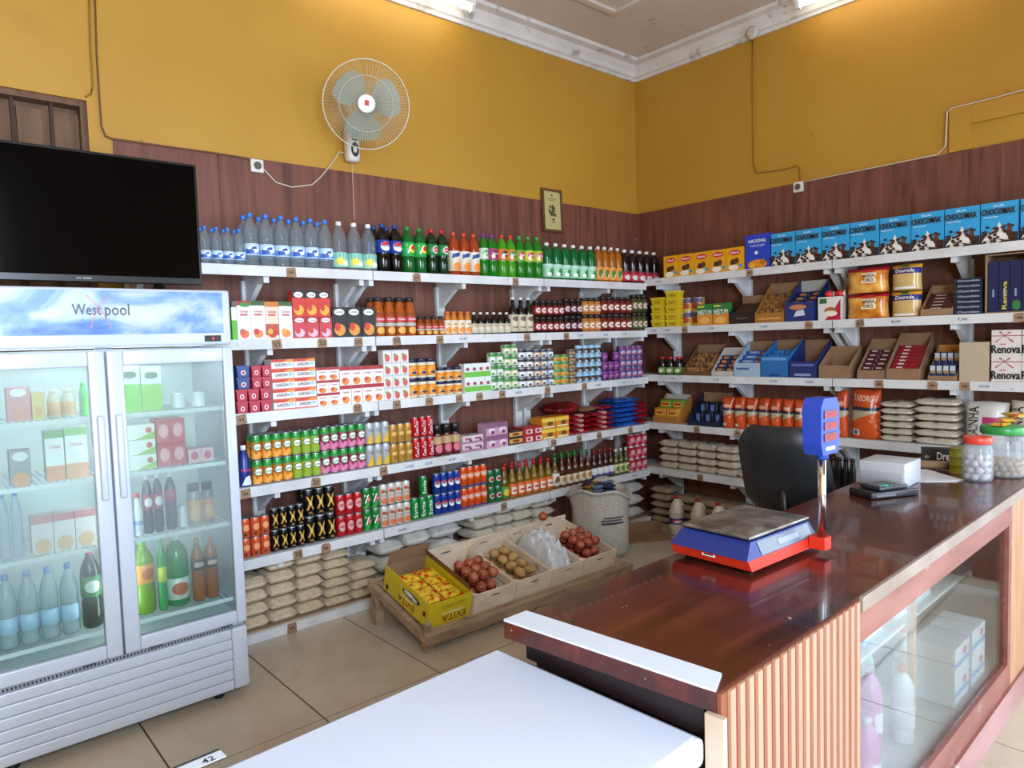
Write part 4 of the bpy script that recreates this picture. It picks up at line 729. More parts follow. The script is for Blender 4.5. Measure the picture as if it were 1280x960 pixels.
row('B', 3, 1140, 1198, 1, 497, lambda w, h: Kind('rice_bag', bag_mesh(w, .24, h*.93, M_RICE, 43, pr=[('e', .5, .35, .1, .25, '#6a4a3a')], flatness=.28), (), w, .24, h), 'clear bag of white rice in right stack', 'bag', H4, tiers=6)
row('B', 3, 1202, 1257, 1, 502, lambda w, h: standbag('sugar_bag', w, h, .13, [(0, 1, mat('#c8c4be', .3))], [('r', .45, .38, .98, .68, '#a82a5a'), ('tv', 'RAINHA', .1, .2, .36, .9, '#26262c'), ('r', .5, .15, .95, .34, '#ddd3c2')], 51), 'white bag with dark vertical lettering and pink panel', 'bag', H4)
row('B', 3, 1260, 1313, 1, 501, lambda w, h: standbag('sugar_bag', w, h, .13, [(0, 1, mat('#c8c0b0', .3))], [('r', .45, .38, .98, .68, '#a82a5a'), ('tv', 'RAINHA', .06, .2, .34, .9, '#26262c')], 52), 'white bag with dark lettering at the right picture edge', 'bag', H4)
# ---- fifth shelf
H5 = 'bagged sugar on the fifth shelf of the right wall'
row('B', 4, 823, 919, 4, 549, lambda w, h: Kind('sugar_bag', bag_mesh(w, .22, h*.93, nodemat('beige_bag_film', .35, [(.35, '#b9aa96'), (.6, '#cfc2ae')], noise=30), 61, flatness=.32), (), w, .22, h), 'beige bag on the fifth right-wall shelf', 'bag', H5, tiers=4)
row('B', 4, 920, 950, 1, 588, lambda w, h: Kind('sugar_bag', bag_mesh(w, .22, h*.93, mat('#c8b89e', .4), 62), (), w, .22, h), 'single beige bag lying right of the sugar stack', 'bag', H5)
row('B', 4, 1035, 1068, 4, 571, lambda w, h: bottle('dark_bottle', 'glass', mat('#14161a', .2), '#0e0e10', w, h), 'black bottle behind the counter', 'bottle', 'black bottles behind the counter')
# ================================================================== GOODS ON THE FLOOR SHELF
F1 = 'bags of sugar on the floor-level shelf'
for c_, (x0, x1, yt, tr) in enumerate(((306, 339, 726, 4), (339.5, 374, 701, 5), (374.5, 408, 694, 5), (408.5, 442, 692, 6), (442.5, 475, 706, 4))):
    row('A', 4, x0, x1, 1, yt, lambda w, h: Kind('sugar_bag', bag_mesh(w*.99, .24, h*.95, M_SUG, 70+c_, flatness=.3), (), w, .24, h), f'brown sugar bag in the {ORD[c_]} stack from the fridge', 'bag', F1, tiers=tr, z0=.063)
M_WB = nodemat('white_bag_film', .35, [(.35, '#bdb8b0'), (.6, '#d6d2cc')], noise=8, bump=.1)
for c_, (x0, x1, yt) in enumerate(((477, 509, 677), (510, 543, 665), (543.5, 580, 655))):
    row('A', 4, x0, x1, 1, yt, lambda w, h: Kind('flour_sack', bag_mesh(w*.99, .27, h*.9, M_WB, 80+c_, flatness=.5), (), w, .27, h), f'white flour sack behind the crates{nth(c_, 3)}', 'sack', 'white sacks behind the crates', tiers=3, z0=.063)
for c_, (x0, x1, yt) in enumerate(((597, 624, 637), (624.5, 646, 632), (646.5, 669, 628), (670, 697, 626))):
    row('A', 4, x0, x1, 1, yt, lambda w, h: Kind('rice_bag', bag_mesh(w*.99, .27, h*.95, M_RICE, 90+c_, flatness=.3), (), w, .27, h), f'cream bag behind the onion crates, {ORD[c_]} stack from left', 'bag', 'cream bags behind the crates', tiers=5, z0=.063)
for c_, (x0, x1, yt) in enumerate(((768, 787, 607), (787.5, 808, 604))):
    row('A', 4, x0, x1, 1, yt, lambda w, h: Kind('flour_sack', bag_mesh(w*.97, .25, h*.88, M_WB, 95+c_, flatness=.5), (), w, .27, h), f'white plastic flour bag in the room corner{nth(c_, 2)}', 'bag', 'white bags in the corner', tiers=3, z0=.063)
row('B', 4, 812, 836, 1, 607, lambda w, h: Kind('sugar_bag', bag_mesh(w*.99, .24, h*.95, mat('#a8967c', .4), 97, flatness=.5), (), w, .24, h), 'dim beige bag stacked on the floor behind the bleach', 'bag', 'beige bags on the corner floor', tiers=5, z0=.002)
row('B', 4, 838, 925, 3, 618, lambda w, h: Kind('sugar_bag', bag_mesh(w*.99, .24, h*.95, mat('#a08e74', .4), 98, flatness=.5), (), w, .24, h), 'dim beige floor bag behind the bleach jugs', 'bag', 'beige bags on the corner floor', tiers=4, z0=.002)
# bleach jugs
def jug():
    h, r = .33, .062; m = mat('#cfcabc', .35); mb = MB(); mb.lathe([(r*.9, 0), (r, .01), (r, .09), (r*.97, .095), (r*.97, .15), (r, .155), (r, .17), (r*.96, .175), (r, .18), (r*.98, .2), (r*.75, .25), (r*.4, .295), (r*.3, .305), (r*.3, .312)], m, 18)
    lab = MB(); lab.lathe([(r*.97, .096), (r*.985, .097), (r*.985, .148), (r*.97, .149)], mat('#1f3c8c', .4), 36); lab.f = [f for f in lab.f if len(f) < 30]; lab.m = lab.m[:len(lab.f)]; lab.sm = lab.sm[:len(lab.f)]
    lab.prints([('e', .45, .55, .3, .3, '#c83a4a'), ('e', .5, .5, .22, .18, '#e8ecf4'), ('r', .1, .1, .9, .2, '#8ab0e0')], cyl(r*.985, .097, .148))
    cap = MB(); cap.lathe([(r*.34, .308), (r*.34, .328), (r*.3, .332)], mat('#a81c24', .4), 12)
    hd = MB(); hd.tube([(.04, 0, .215), (.062, 0, .22), (.058, 0, .25), (.035, 0, .285), (.018, 0, .295)], .008, m, 8)
    return Kind('bleach_jug', mb, [('label', lab), ('cap', cap), ('handle', hd)], .12, .12, h)
J = jug()
for i, (x_, y_) in enumerate(((846, 668), (873, 673), (898, 679))):
    p = px(x_, y_, 2, 0); tag(J.put((p.x, p.y, .001), math.radians(-40)), f'white bleach jug with red cap on the floor{nth(i, 3)}', 'jug', 'bleach jugs on the floor')
p = px(806, 672, 2, 0); mb = MB(); mb.box(-.2, -.14, 0, .2, .14, .012, M_CARD); mb.box(-.2, .13, .012, .2, .14, .10, M_CARD)
tag(link('cardboard_sheet', mb, None, (p.x, p.y, .001), (0, 0, -.5)), 'flattened brown cardboard on the floor beside the bleach', 'cardboard')
# ================================================================== BENCH WITH CRATES
TILT = math.atan2(.15, .56); BO = Vector((-3.33, -1.17, .105)); VV = Vector((0, math.cos(TILT), math.sin(TILT))); NN = Vector((0, -math.sin(TILT), math.cos(TILT))); LB = 1.72
bench = empty('display_bench', (BO.x, BO.y, 0))
def bch(name, mb): c = link(name, mb, bench); c.matrix_parent_inverse = Matrix.Translation(bench.location).inverted(); return c
def onb(u, v, n): return BO+Vector((u, 0, 0))+VV*v+NN*n
def sbox(u0, v0, n0, u1, v1, n1, m):
    mb = MB(); vs = [tuple(onb(u, v, n)) for n in (n0, n1) for v in (v0, v1) for u in (u0, u1)]
    return mb.add(vs, [(0, 2, 3, 1), (4, 5, 7, 6), (1, 3, 7, 5), (3, 2, 6, 7), (2, 0, 4, 6), (0, 1, 5, 4)], m)
bch('front_rail', sbox(-.01, -.035, -.06, LB, -.001, .005, M_BENCH)); bch('back_rail', sbox(-.01, .58, -.06, LB, .61, .005, M_BENCH))
for u in (0.0, LB-.035): bch('side_rail', sbox(u, 0, -.06, u+.035, .579, -.016, M_BENCH))
for i in range(4): bch('deck_plank', sbox(.04, .01+i*.15, -.015, LB-.04, .12+i*.15, -.001, M_BENCH))
for u in (.0, LB-.05):
    for v, zt in ((-.0, .045), (.54, .19)):
        q = onb(u, v, 0); bch('leg', MB().box(q.x+.0, q.y, .001, q.x+.05, q.y+.05, zt, M_BENCH))
bch('corner_post', sbox(.0, .0, .0, .035, .03, .055, M_BENCH))
tag(bench, 'low slanting wooden bench carrying the vegetable crates', 'bench')
U = lambda p, y: px(p, y, 1, BO.y+.02).x-BO.x
us = [U(590, 752)+.0, U(643, 736), U(688, 722), U(727, 708), U(768, 695)]
def crate(u0, u1, label, group='wooden vegetable crates'):
    w = u1-u0-.006; d = .52; o = empty('wooden_crate', onb((u0+u1)/2, .025+d/2, .001), (TILT, 0, 0)); t = .008; hf = .125; hb = .15
    def panel(y, h):
        mb = MB(); hw = w/2
        sx, z0, z1 = .035, h*.62, h*.62+.016
        mb.box(-hw, y, 0, hw, y+t, z0, M_PINE); mb.box(-hw, y, z1, hw, y+t, h, M_PINE); mb.box(-hw, y, z0, -sx, y+t, z1, M_PINE); mb.box(sx, y, z0, hw, y+t, z1, M_PINE); return mb
    link('end_panel', panel(-d/2, hf), o); link('end_panel', panel(d/2-t, hb), o)
    for s in (-1, 1):
        x = s*(w/2-t/2-.0005)
        for z0, z1 in ((.0, .05), (.065, .115)): link('side_slat', MB().box(x-t/2, -d/2+t+.0005, z0, x+t/2, d/2-t-.0005, z1, M_PINE), o)
        for y in (-d/2+t+.016, d/2-t-.016): link('corner_post', MB().prism([(s*(w/2-t-.001), y-.015), (s*(w/2-t-.026), y-.015 if y < 0 else y+.015), (s*(w/2-t-.001), y+.015)], .001, .12, 'z', M_PINE), o)
    link('base', MB().box(-w/2+t+.001, -d/2+t+.001, 0, w/2-t-.001, d/2-t-.001, .006, M_PINE), o)
    tag(o, label, 'crate', group); return o, w, d
RA = random.Random(11)
def blob(name, r, m, seed, kind):
    R = random.Random(seed); mb = MB(); seg, n = 12, 9; b = 0
    pr = []
    for i in range(n):
        t = i/(n-1); a = PI*t; rr = r*math.sin(a); z = -r*.92*math.cos(a)
        if kind == 'onion' and t > .8: rr = max(rr*.6, r*.08); z += r*.12*(t-.8)*5
        if kind == 'potato': rr *= 1.0
        pr.append((max(rr, .0008), z))
    mb.lathe(pr, m, seg)
    if kind == 'potato': ph = R.uniform(0, 6); mb.v = [(x*1.25*(1+.08*math.sin(9*z/r+ph)), y*(1+.06*math.sin(5*x/r+ph)), z*.9) for x, y, z in mb.v]
    return mb.mesh(name)
M_ON = nodemat('onion_skin', .35, [(.3, '#7a3020'), (.55, '#a8543a'), (.75, '#c07a54')], scale=(1, 1, 1), noise=30); M_POT = nodemat('potato_skin', .7, [(.3, '#9a7440'), (.6, '#b8925a')], noise=25)
ONM = [blob('onion', .034, M_ON, i, 'onion') for i in range(2)]; POM = [blob('potato', .034, M_POT, i, 'potato') for i in range(3)]
def heap(cr, meshes, nm, label, group, cat, rows_, v0=-.24, v1=.2, base=.04, r=.036, half=None):
    o, w, d = cr; M3 = Matrix.Rotation(TILT, 4, 'X')
    nx = max(2, int((w-.03)/(2*r+.002))); ny = int((v1-v0)/(2*r+.002)); x_lo = -w/2 if half is None else half[0]*w; x_hi = w/2 if half is None else half[1]*w
    for lay in range(rows_):
        for j in range(ny-lay):
            for i in range(nx-(lay % 2)):
                x = -((nx-1-(lay % 2))/2)*(2*r+.002)+i*(2*r+.002)
                if not x_lo <= x <= x_hi: continue
                y = v0+r+.002+lay*r+j*(2*r+.002); z = base+r+lay*r*1.45
                p = M3 @ Vector((x+RA.uniform(-.0007, .0007), y, z))
                c = link(nm, RA.choice(meshes), None, Vector(o.location)+p, (RA.uniform(-.5, .5), RA.uniform(-.5, .5), RA.uniform(0, 6))); tag(c, f'{label}{TIER[rows_][lay]}, {ORD[j]} row, {ORD[i]} from left', cat, group)
c1 = crate(us[0], us[1], 'wooden crate of onions beside the yellow box'); c2 = crate(us[1], us[2], 'wooden crate of potatoes'); c3 = crate(us[2], us[3], 'wooden crate with a white plastic bag'); c4 = crate(us[3], us[4], 'wooden crate of onions at the right bench end')
heap(c1, ONM, 'onion', 'onion in the crate beside the yellow box', 'onions beside the yellow box', 'onion', 3, base=.008)
heap(c2, POM, 'potato', 'yellow potato in the second crate', 'potatoes in the crate', 'potato', 2, v0=-.245, v1=.22, base=.010, r=.041)
heap(c4, ONM, 'onion', 'onion in the crate at the bench end', 'onions at the bench end', 'onion', 3, base=.008)
# crumpled plastic bag of garlic
R = random.Random(5); mb = MB(); nx = 22; vs = []; w_, d_ = c3[1]-.085, .40
for j in range(nx+1):
    for i in range(nx+1):
        u, v = i/nx, j/nx; e = max(0, (1-abs(2*u-1)**4)*(1-abs(2*v-1)**4))**.5
        vs.append(((u-.5)*w_, (v-.5)*d_, .012+e*(.14+.06*math.sin(v*2.4)+.028*math.sin(u*17+v*9)*math.sin(v*21-u*7)+R.uniform(-.008, .008))))
mb.add(vs, [(j*(nx+1)+i, j*(nx+1)+i+1, (j+1)*(nx+1)+i+1, (j+1)*(nx+1)+i) for j in range(nx) for i in range(nx)], mat('#d4d6d8', .25, 0, .12)); b = len(mb.v)
tag(link('plastic_bag', mb, None, Vector(c3[0].location)+Matrix.Rotation(TILT, 3, 'X') @ Vector((0, -.03, 0)), (TILT, 0, 0)), 'crumpled white plastic bag filling the third wooden crate', 'bag')
q = Vector(c4[0].location)+Matrix.Rotation(TILT, 3, 'X') @ Vector((-.08, .25, .186)); tag(link('onion', ONM[0], None, q), 'single onion resting on the back edge of a crate', 'onion')
# yellow printed carton of sweets
u0 = .035; u1 = us[0]-.012; w_ = u1-u0; d_ = .47; YL = mat('#d0b81c', .5); t = .005; hY = .15
yb = empty('yellow_carton', onb((u0+u1)/2, .035+d_/2, .001), (TILT, 0, 0))
fp = MB(); fp.box(-w_/2, -d_/2, 0, w_/2, -d_/2+t, hY, YL); fp.prints([('t', 'EVITA', .88, .36, .32, .08, '#8a1c18'), ('r', .3, .42, .8, .47, '#e8e4c8'), ('r', .25, .75, .85, .78, '#8a7a14'), ('r', .3, .66, .8, .69, '#8a7a14')], flat(-w_/2, 0, w_/2, hY, -d_/2)); link('front_panel', fp, yb)
sp = MB(); sp.box(-w_/2, -d_/2+t, 0, -w_/2+t, d_/2, hY, YL)
sp.prints([('t', 'EVITA', .70, .38, .34, .12, '#8a1c18'), ('r', .4, .38, .66, .43, '#e8e4c8'), ('e', .62, .68, .2, .14, '#2a2c34'), ('e', .58, .7, .12, .09, '#dcdcd8'), ('e', .7, .66, .06, .08, '#c8ccd8'), ('r', .06, .1, .12, .3, '#3a3010'), ('r', .9, .4, .95, .6, '#3a3010')], lambda u, v, L: (-w_/2-.0006*(L+1), d_/2-(d_-t)*u, hY*v)); link('side_panel', sp, yb)
link('side_panel', MB().box(w_/2-t, -d_/2+t, 0, w_/2, d_/2, hY, YL), yb); link('back_panel', MB().box(-w_/2+t, d_/2-t, 0, w_/2-t, d_/2, hY, M_CARD), yb); link('base', MB().box(-w_/2+t, -d_/2+t, 0, w_/2-t, d_/2-t, .005, M_CARD), yb)
fl = MB(); fl.add([(-w_/2+t, d_/2-t, hY), (w_/2-t, d_/2-t, hY), (w_/2-t, d_/2-.03, hY+.10), (-w_/2+t, d_/2-.03, hY+.10)], [(0, 1, 2, 3)], M_CARD); link('flap', fl, yb)
fl = MB(); fl.add([(w_/2-t, -d_/2+t, hY), (w_/2-t, d_/2-t, hY), (w_/2-.035, d_/2-t, hY+.06), (w_/2-.035, -d_/2+t, hY+.06)], [(0, 1, 2, 3)], M_CARD); link('flap', fl, yb)
tag(yb, 'yellow printed cardboard box of sweets on the bench', 'box')
M_EV = nodemat('yellow_sweet_film', .25, [(.4, '#c8281c'), (.47, '#d8b01c'), (.7, '#e8c83a')], noise=34)
pm = [bag_mesh((w_-.036)/2, .075, .03, M_EV, 120+i, 'sweet_packet', flatness=.5).mesh('sweet_packet') for i in range(3)]
M3 = Matrix.Rotation(TILT, 4, 'X')
for lay in range(3):
    for j in range(5 if lay < 2 else 4):
        for i in range(2):
            p = M3 @ Vector((-w_/2+.012+(w_-.028)*(.25+.5*i), -d_/2+.05+j*.08+lay*.02, .030+lay*.036))
            tag(link('sweet_packet', pm[(i+j+lay) % 3], None, Vector(yb.location)+p, (TILT, 0, RA.uniform(-.02, .02))), f'yellow sweet packet in the yellow box{TIER[3][lay]}, {ORD[j]} from front, {("left", "right")[i]} side', 'packet', 'yellow sweet packets in the box')
# woven sack with blue and gold packets
p = px(752, 690, 2, 0); sx, sy = p.x, max(p.y, -1.0)
M_SACK = nodemat('woven_sack', .6, [(.3, '#a8a296'), (.7, '#c2bcb0')], noise=60, bump=.3)
mb = MB(); prof = []; seg = 28; H = .52
rings = [(.19, 0.001), (.215, .05), (.22, .2), (.215, .36), (.225, .46), (.24, .51), (.25, .50), (.235, .485), (.215, .475), (.20, .465)]
for k, (r, z) in enumerate(rings):
    for i in range(seg): a = 2*PI*i/seg; wv = 1+.05*math.sin(3*a+1)+.03*math.sin(7*a+z*9); mb.v.append((r*wv*math.cos(a), r*wv*math.sin(a), z+(.03*math.sin(2*a+1)+.02*math.sin(5*a) if 4 <= k <= 7 else 0)))
for k in range(len(rings)-1):
    for i in range(seg): i2 = (i+1) % seg; mb.face([k*seg+i, k*seg+i2, (k+1)*seg+i2, (k+1)*seg+i], M_SACK, True)
mb.face(list(range(seg))[::-1], M_SACK); mb.face([(len(rings)-1)*seg+i for i in range(seg)], M_SACK)
mb.prints([('r', -.2, .55, .3, .58, '#3a3a40'), ('r', -.2, .6, .25, .62, '#3a3a40'), ('r', -.15, .64, .3, .66, '#3a3a40')], cyl(.232, 0, .5, 1.6))
tag(link('woven_sack', mb, None, (sx, sy, 0), (0, 0, .3)), 'open woven sack standing behind the onion crate', 'sack')
pk = [bag_mesh(.10, .05, .026, m, 140+i, 'packet', flatness=.5).mesh('packet') for i, m in enumerate((mat('#1c2c4a', .3), mat('#8a6428', .3), mat('#15161c', .35), mat('#5a6a84', .3)))]
i = 0
for lay in range(3):
    for j in range(-2, 3):
        for k in (-1, 0, 1):
            x_, y_ = k*.108+(.02 if j % 2 else -.01), j*.056
            if x_*x_+y_*y_ > .019: continue
            tag(link('packet', pk[(i*7+lay) % 4], None, (sx+x_, sy+y_, .468+.03*lay+.012*(2-abs(j))*(lay == 2)*0), (0, 0, RA.uniform(-.04, .04))), ['navy', 'gold', 'black', 'slate'][(i*7+lay) % 4]+' packet inside the woven sack', 'packet', 'packets in the woven sack', True); i += 1
# PART4
# ================================================================== DRINKS FRIDGE
FX0, FX1, FY0, FY1, FXM = -5.262, -4.20, -.95, -.40, -4.731
fr = empty('drinks_fridge', (FXM, (FY0+FY1)/2, 0)); FI = Matrix.Translation(fr.location).inverted()
def fch(name, mb, parent=None):
    c = link(name, mb, parent or fr)
    if not parent: c.matrix_parent_inverse = FI
    return c
WI = mat('#d6dfdc', .4)
for x in (FX0, FX1-.03): fch('side_panel', MB().box(x, FY0+.06, .06, x+.03, FY1, 1.70, M_FRIDGE))
fch('back_panel', MB().box(FX0+.031, FY1-.03, .06, FX1-.031, FY1, 1.70, WI))
fch('base_box', MB().box(FX0+.031, FY0+.06, .06, FX1-.031, FY1-.031, .41, WI))
hd = MB(); hd.bbox(FX0, FY0, 1.705, FX1, FY1, 1.957, M_FRIDGE, .012); header = fch('header', hd)
M_SKY = nodemat('printed_cloud_sky', .3, [(.36, '#335ca6'), (.48, '#6f94c8'), (.58, '#b4c0d2'), (.7, '#c6ccd8')], scale=(1.1, 1, 2.0), noise=3.0, detail=5, dist=.5)
zs0, zs1 = px(280, 416, 1, FY0).z, px(280, 366, 1, FY0).z; xs0, xs1 = FX0+.03, px(278, 390, 1, FY0).x
sg = MB(); sg.box(xs0, FY0-.003, zs0, xs1, FY0-.0005, zs1, M_SKY); sign = fch('sign_panel', sg)
tx0, tx1 = px(90, 395, 1, FY0).x, px(162, 395, 1, FY0).x; ztb, ztt = px(110, 396, 1, FY0).z, px(110, 379, 1, FY0).z
tm = MB(); arcs = []
def arc(cx, cy, rx, ry, a0, a1, w_, c, n=8):
    o_ = [(cx+rx*math.cos(a0+(a1-a0)*i/n), cy+ry*math.sin(a0+(a1-a0)*i/n)) for i in range(n+1)]; out = []
    for i in range(n):
        (a, b), (c_, d) = o_[i], o_[i+1]; out.append(('p', [(a, b-w_), (c_, d-w_), (c_, d+w_), (a, b+w_)], c))
    return out
pr_ = [('t', 'West', 0, .12, .5, .95, '#4a4e58'), ('t', 'pool', .56, -.2, 1, 1.0, '#4a4e58')]
for (a0, b0, a1, b1) in ((.26, 1.6, .66, -.9), (.64, 1.6, .30, -.9)):
    for i in range(10):
        t0, t1 = i/10, (i+1)/10; f_ = lambda t: (a0+(a1-a0)*t+.05*math.sin(PI*t)*(1 if a0 < a1 else -1), b0+(b1-b0)*t); (u0_, v0_), (u1_, v1_) = f_(t0), f_(t1)
        pr_.append(('p', [(u0_-.008, v0_), (u0_+.008, v0_), (u1_+.008, v1_), (u1_-.008, v1_)], '#c8707c'))
tm.prints(pr_, lambda u, v, L: (tx0+(tx1-tx0)*u, FY0-.0036-.0001*min(L, 3), ztb+(ztt-ztb)*v)); fch('sign_lettering', tm)
th = MB(); q = px(266, 423, 1, FY0); th.box(q.x-.036, FY0-.004, q.z-.014, q.x+.036, FY0+.001, q.z+.014, M_BLACK); th.prints([('t', '8', .45, .25, .58, .75, mat('#d02838', .4, emit=1.5))], flat(q.x-.036, q.z-.014, q.x+.036, q.z+.014, FY0-.004)); fch('thermostat', th)
# glass with condensation haze
gm = bpy.data.materials.new('fogged_fridge_glass'); gm.use_nodes = True; nt = gm.node_tree; nt.nodes.clear(); N = nt.nodes.new; L_ = nt.links.new
out = N('ShaderNodeOutputMaterial'); tr_ = N('ShaderNodeBsdfTransparent'); tr_.inputs[0].default_value = (.90, .96, .94, 1); gl = N('ShaderNodeBsdfGlossy'); gl.inputs['Roughness'].default_value = .03
df = N('ShaderNodeBsdfTranslucent'); df.inputs[0].default_value = (.86, .92, .92, 1); d2 = N('ShaderNodeBsdfDiffuse'); d2.inputs[0].default_value = (.80, .88, .88, 1)
fz = N('ShaderNodeFresnel'); fz.inputs[0].default_value = 1.45; m1 = N('ShaderNodeMixShader'); m2 = N('ShaderNodeMixShader'); m3 = N('ShaderNodeMixShader'); m3.inputs[0].default_value = .5
geo = N('ShaderNodeNewGeometry'); nz = N('ShaderNodeTexNoise'); nz.inputs['Scale'].default_value = 3.; nz.inputs['Detail'].default_value = 4; L_(geo.outputs['Position'], nz.inputs['Vector'])
sx = N('ShaderNodeSeparateXYZ'); L_(geo.outputs['Position'], sx.inputs[0]); mz = N('ShaderNodeMapRange'); mz.inputs[1].default_value = .55; mz.inputs[2].default_value = .85; mz.inputs[3].default_value = .03; mz.inputs[4].default_value = .20; L_(sx.outputs[2], mz.inputs[0])
mn = N('ShaderNodeMath'); mn.operation = 'MULTIPLY'; mr = N('ShaderNodeMapRange'); mr.inputs[1].default_value = .3; mr.inputs[2].default_value = .7; mr.inputs[3].default_value = .6; mr.inputs[4].default_value = 1.35; L_(nz.outputs['Fac'], mr.inputs[0]); L_(mr.outputs[0], mn.inputs[0]); L_(mz.outputs[0], mn.inputs[1])
L_(df.outputs[0], m3.inputs[1]); L_(d2.outputs[0], m3.inputs[2]); L_(mn.outputs[0], m2.inputs[0]); L_(tr_.outputs[0], m2.inputs[1]); L_(m3.outputs[0], m2.inputs[2]); L_(fz.outputs[0], m1.inputs[0]); L_(m2.outputs[0], m1.inputs[1]); L_(gl.outputs[0], m1.inputs[2]); L_(m1.outputs[0], out.inputs[0])
zb, zt = .375, 1.692
for (x0, x1, hx) in ((FX0, FXM-.004, FXM-.035), (FXM+.004, FX1, FXM+.035)):
    sl, sr = (.06, .062) if x0 == FX0 else (.062, .045); y0, y1 = FY0, FY0+.045
    d = fch('door', MB().bbox(x0, y0, zb, x0+sl, y1, zt, M_FRIDGE, .006)); link('door_stile', MB().bbox(x1-sr, y0, zb, x1, y1, zt, M_FRIDGE, .006), d)
    link('door_rail', MB().bbox(x0+sl, y0+.001, zt-.065, x1-sr, y1, zt, M_FRIDGE, .006), d); link('door_rail', MB().bbox(x0+sl, y0+.001, zb, x1-sr, y1, zb+.06, M_FRIDGE, .006), d)
    link('glass_pane', MB().box(x0+sl, y0+.02, zb+.06, x1-sr, y0+.026, zt-.065, gm), d)
    link('door_handle', MB().bbox(hx-.014, y0-.022, 1.06, hx+.014, y0-.0005, 1.42, M_FRIDGE, .009), d)
# kick grille: one slat above the other
gz0, gz1 = .055, .352; n_ = 6
for i in range(n_): z = gz0+(gz1-gz0)*i/n_; fch('grille_slat', MB().bbox(FX0+.005, FY0+.004, z+.001, FX1-.075, FY0+.055, z+(gz1-gz0)/n_-.001, M_FRIDGE, .006))
fch('corner_panel', MB().bbox(FX1-.074, FY0+.001, gz0, FX1, FY0+.055, gz1, M_FRIDGE, .012))
vs_ = MB(); vs_.box(FX0+.01, FY0+.012, .354, FX1-.08, FY0+.05, .371, mat('#8a8f98', .5))
vs_.prints([('r', i/70+.003, .2, i/70+.010, .8, '#1a1c20') for i in range(70)], lambda u, v, L: (FX0+.01+(FX1-FX0-.09)*u, FY0+.0115, .354+.017*v)); fch('vent_strip', vs_)
for x in (FX0+.12, FX1-.12):
    for y in (FY0+.10, FY1-.08): fch('foot', MB().lathe([(.022, .001), (.026, .01), (.026, .03), (.014, .034), (.014, .06)], mat('#15151a', .5), 12, x, y))
for hx in (FXM-.16, FXM+.1, FX1-.12): fch('hinge', MB().box(hx, FY0-.004, .372, hx+.05, FY0+.02, .3745, mat('#6a6e76', .4, .6)))
SZ = [px(210, 512, 1, -.88).z, px(210, 584, 1, -.88).z, px(210, 665, 1, -.88).z, px(210, 765, 1, -.88).z]
WIRE = mat('#dfe6e6', .35)
for z in SZ:
    mb = MB(); mb.box(FX0+.034, -.885, z-.022, FX1-.034, -.879, z-.004, WIRE); mb.box(FX0+.034, -.45, z-.012, FX1-.034, -.444, z-.004, WIRE)
    for i in range(40): x = FX0+.045+i*(FX1-FX0-.09)/39; mb.box(x-.0018, -.878, z-.007, x+.0018, -.451, z-.004, WIRE)
    fch('wire_shelf', mb)
EM = mat('#f2fbff', .4, emit=20.)
fch('mullion', MB().box(FXM-.03, FY0+.047, .412, FXM+.03, FY0+.062, 1.70, M_FRIDGE))
fch('interior_lamp', MB().tube([(FXM, -.868, .5), (FXM, -.868, 1.62)], .008, EM, 8)); fch('interior_lamp', MB().tube([(FX0+.1, -.86, 1.675), (FX1-.1, -.86, 1.675)], .009, EM, 8))
tag(fr, 'white double-door glass drinks fridge with blue cloud header', 'fridge')
# ---- fridge contents
GF = 'cold drinks and food in the fridge'
def inf(s, x0, x1, ytop, build, desc, cat, n=1, tiers=1, yb=None, yf=-.855):
    z = SZ[s]; a = px_row(x0, z, 1, yf); b = px_row(x1, z, 1, yf); h = (px((x0+x1)/2, ytop, 1, yf).z-z)/tiers; w = (b-a)/n; k = build(w, h)
    for t in range(tiers):
        for i in range(n): tag(k.put((a+w*(i+.5), yf+k.d/2+.002, z+t*(h+.0005))), desc+nth(i, n)+TIER[tiers][t], cat, GF)
bx = lambda nm, c, pr=(), d=.07: (lambda w, h: carton(nm, w, h*.985, d, c, pr))
bt = lambda nm, sh, c, cap, lab=None, lc='#fff', pr=(), cl=0: (lambda w, h: bottle(nm, sh, mat(c, .15, 0, cl) if cl else mat(c, .15), cap, w, h, lab, lc, pr))
inf(0, 151, 178, 456, bx('milk_carton', '#e4ecdf', [('r', 0, 0, 1, .6, '#7ac83a'), ('e', .5, .8, .35, .08, '#3a6a4a')]), 'green and white carton on the top fridge shelf, left one', 'carton')
inf(0, 178.5, 204, 457, bx('milk_carton', '#e4ecdf', [('r', 0, 0, 1, .6, '#8ed04a'), ('e', .5, .8, .35, .08, '#3a6a4a')]), 'green and white carton on the top fridge shelf, right one', 'carton')
inf(0, 217, 234, 492, lambda w, h: tin('yogurt_cup', w, h, '#e8ecec', (), '#e8ecec'), 'white yogurt cup beside the green cartons', 'cup')
inf(0, 243, 259, 490, lambda w, h: tin('yogurt_cup', w, h, '#e8ecec', (), '#e8ecec'), 'white yogurt cup by the right fridge wall', 'cup')
inf(1, 157, 197, 531, bx('butter_box', '#e6e8dc', [('p', [(.3, 0), (1, 0), (1, .5)], '#8cbc3c'), ('e', .8, .6, .1, .2, '#c83a3a')], .12), 'white and green butter box in the right door', 'box', tiers=3)
inf(1, 198, 234, 523, bx('yogurt_pack', '#c8485c', [('e', .5, .5, .34, .3, '#e8a8ac'), ('r', 0, .85, 1, 1, '#b02a44')], .12), 'pink yogurt pack in the right fridge door', 'pack', n=2, tiers=2)
inf(1, 236, 268, 560, bx('yogurt_pack', '#e0b4bc', [('e', .5, .5, .3, .3, '#c85a6c')], .1), 'low pale pink pack by the fridge wall', 'pack', n=2)
inf(2, 159, 181, 617, bt('milk_bottle', 'glass', '#dfe3ea', '#c83a44', (.1, .6), '#d8dcec', [('r', 0, .3, 1, .5, '#8a9cc8')]), 'white milk bottle with red cap in the fridge', 'bottle', n=2)
